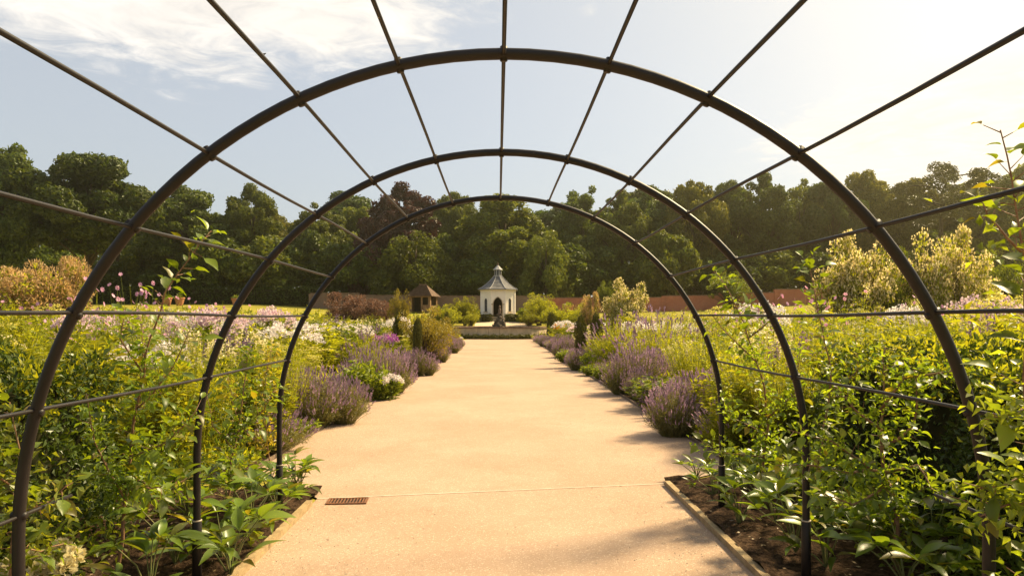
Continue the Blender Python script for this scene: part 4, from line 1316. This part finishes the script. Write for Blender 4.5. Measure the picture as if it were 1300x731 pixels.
# low white cover, terracotta pots, stone bench, fence stakes
x, y = at(780, d=52)
cv = empty('white_cover', (x, y, float(gz(x, y))), R(20), 'low white cloche cover in the border before the red brick wall', 'garden cover')
a = np.linspace(0, math.pi, 9)
V = [(xx, .6 * math.cos(t), .85 + .42 * math.sin(t)) for xx in (-1.1, 1.1) for t in a]
MB().add(V, [[i, i + 1, 9 + i + 1, 9 + i] for i in range(8)]).build('sheet', MAT['white_cloth'], cv, True)
for xx in (-1.1, 0, 1.1):
    MB().tube([(xx, .62 * math.cos(t), .85 + .44 * math.sin(t)) for t in a] + [(xx, -.62, 0)], .02, 5).build('hoop', MAT['steel_bare'], cv)
for i, (px, py) in enumerate(((212, 380), (228, 379), (300, 379), (722, 392))):
    x, y = at(px, d=84); z = float(gz(x, y))
    p = empty('terracotta_pot', (x, y, z), 0, ('terracotta pot on the far lawn, beside the wide oak', 'terracotta pot on the far lawn, next to the other pot by the oak', 'terracotta pot on the lawn in front of the middle of the clipped hedge', 'terracotta pot at the foot of the red brick wall near the gazebo')[i], 'flower pot', 'terracotta pots')
    MB().lathe([(.001, 0), (.35, 0), (.55, .85), (.6, .85), (.6, .98), (.5, .98), (.46, .8), (.001, .78)], 14).build('pot', MAT['terracotta'], p, False)
    r = np.random.default_rng(i); n = 240
    d = unit(r.normal(size=(n, 3))); d[:, 2] = abs(d[:, 2])
    MB().kites(np.array([0, 0, .8]) + d * .5 * r.random((n, 1)), d, r.normal(size=(n, 3)), .22, .1).build('foliage', MAT['green_leaf'], p, kind='stuff')
x, y = at(336, d=66)
b = empty('stone_bench', (x, y, float(gz(x, y))), R(25), 'pale stone bench at the edge of the lawn, hut side', 'bench')
MB().box((0, 0, .5), (1.7, .55, .12)).build('seat', MAT['stone'], b)
for s in (-1, 1):
    MB().box((s * .6, 0, .22), (.18, .45, .44)).build('leg', MAT['stone'], b)

x0, y0 = at(1150, d=24); x1, y1 = at(1330, d=24.5)
fe = empty('wire_fence', (x0, y0, 0), 0, 'low fence of short wooden stakes and wires behind the hedge, brick wall side', 'fence')
for i in range(9):
    f = i / 8
    MB().tube([(f * (x1 - x0), f * (y1 - y0), 0), (f * (x1 - x0), f * (y1 - y0), 1.74 + .05 * math.sin(i * 3))], .035, 7).build('stake', MAT['oak'], fe)
for z in (.9, 1.3, 1.62):
    MB().tube([(0, -.03, z), (x1 - x0, y1 - y0 - .03, z)], .008, 5).build('wire', MAT['steel_bare'], fe)

# bird
x, y = at(334, d=26)
bd = empty('flying_bird', (x, y, zat(71, 26)), R(60), 'tiny dark bird flying under the long cloud', 'bird')
bd.rotation_euler = (R(10), R(-40), R(20))
MB().tube([(-.13, 0, 0), (-.09, 0, .005), (0, 0, .012), (.07, 0, .018), (.10, 0, .02), (.13, 0, .012), (.15, 0, .01)], [.006, .018, .032, .026, .022, .018, .003], 8).build('body', MAT['bird'], bd, True)
for s in (-1, 1):
    MB().add([(.05, s * .02, .02), (-.03, s * .02, .02), (-.02, s * .10, .05), (.05, s * .11, .055), (-.05, s * .22, .04), (-.01, s * .22, .045)], [[0, 1, 2, 3], [3, 2, 4, 5]]).build('wing', MAT['bird'], bd)
MB().add([(-.12, .012, 0), (-.12, -.012, 0), (-.21, -.03, 0), (-.21, .03, 0)], [[0, 1, 2, 3]]).build('tail', MAT['bird'], bd)

# ------------------------------------------------------------------ foreground: single leaves
def leaf_mesh(L, W, nseg=4, fold=.18, bend=.35, petiole=.15, name='leaf', mat='fore_leaf', power=.75, wav=0.0):
    m = MB()
    V = []; Q = []
    for i in range(nseg + 1):
        t = i / nseg
        w = W / 2 * max(0.02, math.sin(math.pi * min(1, t * .97 + .03) ** power)) 
        ang = bend * t
        x = petiole * L + L * t * (1 - .1 * bend * t); z = -L * bend * .5 * t * t
        up = w * fold * 2
        V += [(x, -w, z + up + wav * w * math.sin(i * 2.1)), (x, 0, z), (x, w, z + up - wav * w * math.sin(i * 1.7))]
    for i in range(nseg):
        a = i * 3
        Q += [[a, a + 3, a + 4, a + 1], [a + 1, a + 4, a + 5, a + 2]]
    m.add(V, Q)
    p = .012 * L + .0008
    m.add([(0, -p, 0), (0, p, 0), (petiole * L + .01, p * .8, 0.001), (petiole * L + .01, -p * .8, 0.001)], [[0, 3, 2, 1]])
    return m.mesh(name, MAT[mat], True)


LANCE = [leaf_mesh(.165, .060, 5, .2, .5, .12), leaf_mesh(.15, .066, 5, .25, .35, .1), leaf_mesh(.19, .055, 5, .15, .8, .1, wav=.15)]
OVAL = [leaf_mesh(.072, .046, 5, .16, .4, .28, mat='apple_leaf', wav=.15), leaf_mesh(.064, .040, 5, .26, .6, .3, mat='apple_leaf'), leaf_mesh(.08, .048, 5, .1, .3, .25, mat='apple_leaf', wav=.2)]
BIGO = [leaf_mesh(.105, .058, 5, .16, .5, .2, mat='apple_leaf', wav=.15), leaf_mesh(.095, .05, 5, .26, .7, .25, mat='apple_leaf')]


def put_leaf(parent, me, pos, d, roll=0.0, s=1.0, up=(0, 0, 1)):
    X = Vector(d).normalized()
    Z = Vector(up) - X * X.dot(Vector(up))
    if Z.length < 1e-3: Z = Vector((1, 0, 0)) - X * X.x
    Z.normalize(); Y = Z.cross(X)
    Mx = Matrix((X, Y, Z)).transposed() @ Matrix.Rotation(roll, 3, 'X')
    o = bpy.data.objects.new('leaf', me)
    link(o, parent)
    M4 = (Mx * s).to_4x4(); M4.translation = Vector(pos)
    o.matrix_local = M4
    return o


rf = random.Random(5)


def hellebore(px, py, label, s=1.0, n=20, group=None, d=None):
    x, y = at(px, py)
    root = empty('broadleaf_clump', (x, y, .03), rf.uniform(0, 6.28), label, 'plant', group)
    st = MB()
    for i in range(max(3, n // 5)):
        a = i * 6.28 / max(3, n // 5) + rf.uniform(-.3, .3)
        lean = rf.uniform(.04, .22) * s; h = rf.uniform(.08, .34) * s
        tip = (lean * math.cos(a), lean * math.sin(a), h)
        st.tube([(0, 0, 0), (tip[0] * .4, tip[1] * .4, h * .6), tip], [.006, .005, .003], 5)
        for q in range(5):
            b = a + (q - 2) * .75 + rf.uniform(-.2, .2)
            put_leaf(root, rf.choice(LANCE), tip, (math.cos(b), math.sin(b), rf.uniform(.05, 1.1)), rf.uniform(-.5, .5), s * rf.uniform(.5, 1.25))
    st.build('stems', MAT['stem'], root)
    return root


hl = [(190, 764, 1.0, 'foliage clump at the bottom corner below the cream roses'), (222, 722, 1.1, 'low broad-leaved clump beside the cream rose bush'), (282, 716, 1.1, 'low broad-leaved clump at the foot of the middle hoop, hut side'), (292, 738, 1.1, 'low broad-leaved clump against the timber edging at the picture bottom, hut side'), (318, 692, .9, 'broad-leaved clump halfway along the timber edging, hut side'), (318, 676, 1.05, 'broad-leaved clump behind the middle hoop, hut side'), (352, 656, .9, 'bushy broad-leaved clump at the foot of the farthest hoop, hut side'), (380, 630, .75, 'small broad-leaved clump beside the drain corner'), (340, 642, 1.0, 'broad-leaved clump between the two farther hoops, hut side'), (290, 650, 1.0, 'broad-leaved clump behind the thin sapling, hut side'), (240, 668, 1.05, 'shaded broad-leaved clump under the leafy climber, hut side'), (375, 622, .9, 'broad-leaved clump past the farthest hoop, hut side'),
      (884, 612, .65, 'tiny yellowing clump at the corner of the bed, brick wall side'), (905, 634, .8, 'broad-leaved clump in front of the farthest hoop, brick wall side'), (932, 622, 1.0, 'broad-leaved clump behind the farthest hoop, brick wall side'), (960, 640, 1.05, 'broad-leaved clump under the thin sapling, brick wall side'), (938, 672, .9, 'broad-leaved clump leaning over the timber edging, brick wall side'), (985, 668, 1.05, 'broad-leaved clump before the middle hoop, brick wall side'), (1010, 706, 1.15, 'broad-leaved clump at the foot of the middle hoop, brick wall side'), (1048, 726, 1.15, 'spreading broad-leaved clump at the picture bottom beside the middle hoop'), (1060, 672, 1.0, 'broad-leaved clump behind the forked apple sapling'), (1100, 716, 1.1, 'broad-leaved clump at the foot of the forked apple sapling'), (1185, 722, 1.15, 'broad-leaved clump between the forked sapling and the front hoop'), (1240, 742, 1.1, 'broad-leaved clump at the foot of the front hoop, brick wall side'), (1150, 752, 1.15, 'broad-leaved clump at the picture bottom below the forked sapling'), (1120, 652, 1.0, 'shaded broad-leaved clump under the dark hedge, brick wall side'), (1000, 622, 1.0, 'broad-leaved clump behind the middle hoop, brick wall side')]
for px, py, s, lab in hl:
    hellebore(px, py, lab, s, 40, 'broad-leaved clumps under the arches')


def climber(label, base, shoots, leafset, name='climbing_sapling', dens=30, ls=1.0, trunk_r=.011, cat='climber', spread=.9):
    """shoots: list of polylines in world space; the first starts at the ground"""
    bx, by = base
    root = empty(name, (bx, by, .02), 0, label, cat)
    small = []; spur = MB()
    for i, pl in enumerate(shoots):
        P = [Vector(p) - root.location for p in pl]
        # densify with small kinks
        Q = []
        for a, b in zip(P[:-1], P[1:]):
            k = max(2, int((b - a).length / .1))
            for j in range(k):
                Q.append(a.lerp(b, j / k) + Vector((rf.gauss(0, .006), rf.gauss(0, .006), 0)))
        Q.append(P[-1])
        r0 = trunk_r * (1 if i == 0 else .5); r1 = .0022
        rad = [r0 + (r1 - r0) * (j / (len(Q) - 1)) for j in range(len(Q))]
        MB().tube([tuple(q) for q in Q], rad, 7).build('trunk' if i == 0 else 'shoot', MAT['twig'], root, True)
        k_ = int(24 * len(Q) ** .9)
        for j in range(k_):
            f = max(.25 if i == 0 else 0, rf.random()) * (len(Q) - 1); k = min(int(f), len(Q) - 2)
            q_ = Q[k].lerp(Q[k + 1], f - k)
            if q_.z > 1.35 and rf.random() < .8: continue
            small.append((q_.x + rf.gauss(0, .05), q_.y + rf.gauss(0, .05), q_.z + rf.gauss(0, .05)))
        Ltot = sum((b - a).length for a, b in zip(Q[:-1], Q[1:]))
        n = int(Ltot * dens)
        for j in range(n):
            t = (j + rf.random()) / n
            if i == 0 and t < .22 and rf.random() < .8: continue
            f = t * (len(Q) - 1); k = min(int(f), len(Q) - 2)
            pos = Q[k].lerp(Q[k + 1], f - k)
            ax = (Q[k + 1] - Q[k]).normalized()
            a = j * 2.4 + rf.uniform(-.5, .5)
            u = ax.orthogonal().normalized(); v = ax.cross(u)
            d = (u * math.cos(a) + v * math.sin(a)) * spread + ax * .45 + Vector((0, 0, rf.uniform(-.35, .3)))
            sp_ = pos
            if rf.random() < .45:                       # short spur carrying the leaf away from the stem
                sp_ = pos + d.normalized() * rf.uniform(.02, .09)
                spur.tube([tuple(pos), tuple(sp_)], [.0022, .0014], 4, cap=False)
            put_leaf(root, rf.choice(leafset), sp_, d, rf.uniform(-.6, .6), ls * rf.uniform(.45, 1.25))
    spur.build('spurs', MAT['twig'], root, kind='stuff')
    r_ = np.random.default_rng(len(small)); n_ = len(small)
    MB().kites(np.array(small), r_.normal(size=(n_, 3)) + np.array([0, 0, .1]), r_.normal(size=(n_, 3)) * .6 + np.array([0, 0, 1]), .042 * r_.uniform(.6, 1.4, n_), .024, 0, fold=.1, droop=.2).build('small_leaves', MAT['apple_leaf'], root, kind='stuff')
    return root


def W3(px, py, d):
    return ((px - VX) * d / F, d, zat(py, d))


def ground_pt(px, d):
    return ((px - VX) * d / F, d, 0.02)


# hut side
d = 4.1
b = ground_pt(150, 4.3)
climber('tallest leafy climber between the front and middle hoops with one high shoot, hut side', b[:2], [
    [b, W3(160, 640, 4.3), W3(172, 520, 4.2), W3(190, 430, 4.2), W3(212, 372, 4.1), W3(240, 325, 4.1), W3(268, 293, 4.1)],
    [W3(160, 640, 4.3), W3(120, 560, 4.2), W3(110, 500, 4.1)],
    [W3(172, 520, 4.2), W3(220, 470, 4.1), W3(240, 420, 4.0)],
    [W3(166, 580, 4.25), W3(215, 560, 4.0), W3(250, 520, 3.95)],
    [W3(180, 470, 4.2), W3(150, 430, 4.1), W3(160, 395, 4.1)],
    [W3(164, 600, 4.3), W3(190, 620, 4.0), W3(235, 610, 3.9)],
    [W3(176, 500, 4.2), W3(185, 450, 4.3), W3(178, 400, 4.3)],
], BIGO, dens=48, ls=.95, trunk_r=.012)
b = ground_pt(288, 5.4)
climber('thin straight sapling between the middle and farthest hoops, hut side', b[:2], [
    [b, W3(292, 600, 5.4), W3(303, 540, 5.35), W3(312, 470, 5.3), W3(318, 440, 5.3)],
    [W3(296, 570, 5.4), W3(270, 540, 5.3), W3(262, 500, 5.3)], [W3(300, 550, 5.4), W3(335, 520, 5.2), W3(350, 490, 5.2)]], OVAL, dens=40, ls=1.25, trunk_r=.010)
b = ground_pt(12, 2.95)
climber('leafy climber against the front hoop at the picture edge, hut side', b[:2], [
    [b, W3(15, 640, 2.9), W3(30, 580, 2.85), W3(12, 510, 2.85)], [W3(15, 650, 2.9), W3(60, 640, 2.9), W3(85, 615, 2.85)], [W3(20, 620, 2.9), W3(-20, 590, 2.8), W3(-10, 540, 2.8)], [W3(12, 690, 2.9), W3(50, 700, 3.0), W3(80, 690, 3.1)]], OVAL, dens=40, ls=1.1, trunk_r=.009)
b = ground_pt(345, 6.9)
climber('low sapling beyond the farthest hoop, hut side', b[:2], [[b, W3(340, 570, 6.9), W3(335, 500, 6.8), W3(345, 440, 6.8)], [W3(340, 570, 6.9), W3(300, 540, 6.8), W3(290, 480, 6.8)]], OVAL, dens=40, ls=1.25, trunk_r=.008)
# wall side
b = ground_pt(1137, 4.35)
climber('forked apple sapling with a stout brown trunk before the dark hedge', b[:2], [
    [b, W3(1137, 650, 4.35), W3(1135, 630, 4.35), W3(1122, 600, 4.3), W3(1118, 540, 4.3), W3(1122, 470, 4.3), W3(1124, 440, 4.3)],
    [W3(1135, 632, 4.35), W3(1100, 588, 4.2), W3(1055, 560, 4.1), W3(1000, 545, 4.1)],
    [W3(1122, 600, 4.3), W3(1165, 590, 4.2), W3(1180, 620, 4.1), W3(1240, 640, 3.9)],
    [W3(1120, 570, 4.3), W3(1160, 540, 4.2), W3(1165, 500, 4.15), W3(1160, 465, 4.15)],
    [W3(1110, 596, 4.25), W3(1075, 600, 4.1), W3(1030, 590, 4.0), W3(985, 590, 4.0)],
    [W3(1118, 545, 4.3), W3(1085, 520, 4.2), W3(1060, 490, 4.2)],
    [W3(1130, 615, 4.3), W3(1085, 640, 4.1), W3(1040, 625, 4.0)],
    [W3(1119, 520, 4.3), W3(1150, 480, 4.2), W3(1215, 470, 4.0), W3(1230, 478, 3.9)]], OVAL, dens=56, ls=.98, trunk_r=.019)
b = ground_pt(968, 5.85)
climber('slim sapling between the middle and farthest hoops, brick wall side', b[:2], [
    [b, W3(968, 590, 5.8), W3(974, 540, 5.8), W3(970, 490, 5.75), W3(950, 430, 5.7), W3(935, 390, 5.6), W3(915, 352, 5.6), W3(905, 345, 5.6)],
    [W3(970, 550, 5.8), W3(930, 530, 5.7), W3(915, 500, 5.6)], [W3(972, 530, 5.8), W3(1010, 500, 5.7), W3(1015, 440, 5.7)],
    [W3(950, 430, 5.7), W3(985, 400, 5.6), W3(930, 385, 5.6)], [W3(969, 580, 5.8), W3(920, 575, 5.6), W3(890, 560, 5.5)],
    [W3(960, 460, 5.7), W3(930, 430, 5.6), W3(905, 400, 5.6)]], OVAL, dens=46, ls=1.08, trunk_r=.013)
b = ground_pt(1020, 5.1)
climber('thin climber behind the middle hoop with a shoot into the sky line, brick wall side', b[:2], [
    [b, W3(1048, 540, 5.0), W3(1055, 470, 5.0), W3(1040, 400, 4.9), W3(1030, 345, 4.9), W3(1022, 330, 4.9)], [W3(1050, 500, 5.0), W3(1090, 470, 4.9), W3(1085, 420, 4.9)]], OVAL, dens=40, ls=1.25, trunk_r=.009)
b = ground_pt(1300, 2.5)
climber('large-leaved climber against the front hoop at the picture edge, brick wall side', b[:2], [
    [b, W3(1306, 640, 2.5), W3(1300, 480, 2.45), W3(1305, 380, 2.4), W3(1295, 290, 2.4), W3(1284, 230, 2.4), W3(1270, 165, 2.4)],
    [W3(1302, 520, 2.45), W3(1290, 525, 2.4), W3(1250, 532, 2.4)],
    [W3(1306, 640, 2.5), W3(1280, 640, 2.45), W3(1245, 655, 2.45)],
    [W3(1298, 320, 2.4), W3(1262, 285, 2.4), W3(1248, 258, 2.4)],
    [W3(1306, 600, 2.5), W3(1275, 615, 2.45), W3(1240, 620, 2.5)]], BIGO, dens=42, ls=.88, trunk_r=.009)

# taller leafy perennials filling in behind the hoops
for i, (px, py, h) in enumerate(((205, 600, 1.05), (248, 585, 1.0), (290, 575, .95), (330, 570, .9), (225, 560, 1.2), (270, 552, 1.15), (318, 550, 1.1), (352, 548, 1.0), (190, 545, 1.25), (945, 575, .9), (985, 580, 1.0), (1030, 585, 1.05), (920, 556, .95), (960, 552, 1.1), (1005, 550, 1.15), (1045, 560, 1.2))):
    x, y = at(px, py)
    hs = px < 600
    kk, kw = (('leafy2', 'yellow-green leafy perennial'), ('fennel', 'airy fennel'), ('leafy', 'dark green leafy perennial'))[i % 3]
    lab = f'{kw} {"a step" if py >= 570 else "two steps"} beyond the farthest hoop ' + (HUTS if hs else WALLS)
    plant(K[kk], (x, y, 0), rp.uniform(0, 6), .85, lab, 'perennial', lab, h / 1.1)

# cream roses at the bottom corner
x, y = at(70, d=3.75)
rs = empty('cream_rose', (x, y, .02), 0, 'small rose bush with cream white blooms at the picture corner by the front hoop', 'rose')
blooms = [W3(78, 698, 3.7), W3(92, 706, 3.62), W3(66, 716, 3.6), W3(44, 712, 3.66), W3(14, 722, 3.55), W3(48, 726, 3.58), W3(80, 722, 3.55)]
st = MB()
for (bx_, by_, bz_) in blooms:
    st.tube([(0, 0, 0), ((bx_ - x) * .6, (by_ - y) * .6, bz_ * .6), (bx_ - x, by_ - y, bz_ - .03)], [.006, .005, .003], 5)
    for k in range(6):
        t = rf.uniform(.3, .95)
        a = rf.uniform(0, 6.28)
        put_leaf(rs, rf.choice(OVAL), ((bx_ - x) * t, (by_ - y) * t, bz_ * t), (math.cos(a), math.sin(a), rf.uniform(-.2, .5)), 0, .9)
st.build('stems', MAT['stem'], rs)
r = np.random.default_rng(2)
for (bx_, by_, bz_) in blooms:
    m = MB()
    n = 60
    d_ = unit(r.normal(size=(n, 3)) + np.array([0, 0, .5]))
    m.kites(np.array([bx_ - x, by_ - y, bz_ - .02]) + d_ * .026, d_ + r.normal(0, .35, d_.shape) + np.array([0, 0, .3]), d_ + r.normal(0, .4, d_.shape), .043, .040, 0, fold=.1, droop=-.15)
    m.build('bloom', MAT['cream_petal'], rs)

# leafy undergrowth and litter on the soil under the arches
r = np.random.default_rng(77)
for side in (-1, 1):
    n = 5200
    y = 2.2 + 5.2 * r.random(n)
    x = PW + .75 + 1.3 * r.random(n) ** .8
    keep = (np.sin(x * 4.0 + y * 3.1) * np.sin(y * 2.2 - x * 2 + side) > -.25)
    x, y = x[keep], y[keep]; n = len(x)
    z = .03 + .26 * r.random(n) ** 1.3
    MB().kites(np.stack([side * x, y, z], 1), r.normal(size=(n, 3)) + np.array([0, 0, .3]), r.normal(size=(n, 3)) * .5 + np.array([0, 0, 1]), .075 * r.uniform(.6, 1.4, n), .036, 0, fold=.08, droop=.2).build('low_greenery', MAT['green_leaf'], kind='stuff')
n = 900
side = np.sign(r.normal(size=n)); x = side * (PW + .08 + 1.1 * r.random(n)); y = 2 + 4.3 * r.random(n)
MB().kites(np.stack([x, y, np.full(n, .075)], 1), r.normal(size=(n, 3)) * np.array([1, 1, .1]), r.normal(size=(n, 3)) * .4 + np.array([0, 0, 1]), .035 * r.uniform(.5, 1.5, n), .014).build('leaf_litter', MAT['dry_leaf'], kind='stuff')
n = 70
x = np.sign(r.normal(size=n)) * (1.5 - 1.0 * r.random(n) ** 2); y = 3.5 + 10 * r.random(n)
MB().kites(np.stack([x, y, np.full(n, .011)], 1), r.normal(size=(n, 3)) * np.array([1, 1, .05]), r.normal(size=(n, 3)) * .2 + np.array([0, 0, 1]), .03 * r.uniform(.4, 1.3, n), .012).build('path_litter', MAT['dry_leaf'], kind='stuff')

# loose grit on the near path
r = np.random.default_rng(8)
n = 4200
y = 2.6 + 9 * r.random(n) ** 1.6
x = np.where(r.random(n) < .5, r.uniform(-1, 1, n), np.sign(r.normal(size=n)) * (1 - r.random(n) ** 2.5 * .5)) * np.where(y < 6.4, 1.54, 2.4)
s_ = r.uniform(.002, .005, n)
oc = np.array([[1, 0, 0], [0, 1, 0], [-1, 0, 0], [0, -1, 0], [0, 0, .7], [0, 0, -.5]], float)
V = np.stack([x, y, np.full(n, .006)], 1)[:, None, :] + oc[None] * s_[:, None, None] * r.uniform(.6, 1.4, (n, 6, 1))
T = np.array([[0, 1, 4], [1, 2, 4], [2, 3, 4], [3, 0, 4], [1, 0, 5], [2, 1, 5], [3, 2, 5], [0, 3, 5]])
MB().add(V.reshape(-1, 3), None, (np.arange(n)[:, None, None] * 6 + T[None]).reshape(-1, 3)).build('loose_grit', MAT['joint'], kind='stuff')

# ------------------------------------------------------------------ air
hm = bpy.data.materials.new('haze')
hm.use_nodes = True
hm.node_tree.nodes.clear()
ho = hm.node_tree.nodes.new('ShaderNodeOutputMaterial')
hv = hm.node_tree.nodes.new('ShaderNodeVolumePrincipled')
hv.inputs['Density'].default_value = 0.00060
hv.inputs['Anisotropy'].default_value = 0.85
hv.inputs['Color'].default_value = (1.0, 0.90, 0.56, 1)
hm.node_tree.links.new(hv.outputs[0], ho.inputs['Volume'])
HZ = MB().box((0, 200, 15.4), (1240, 1040, 34))
HZ.build('haze', hm, kind='stuff')
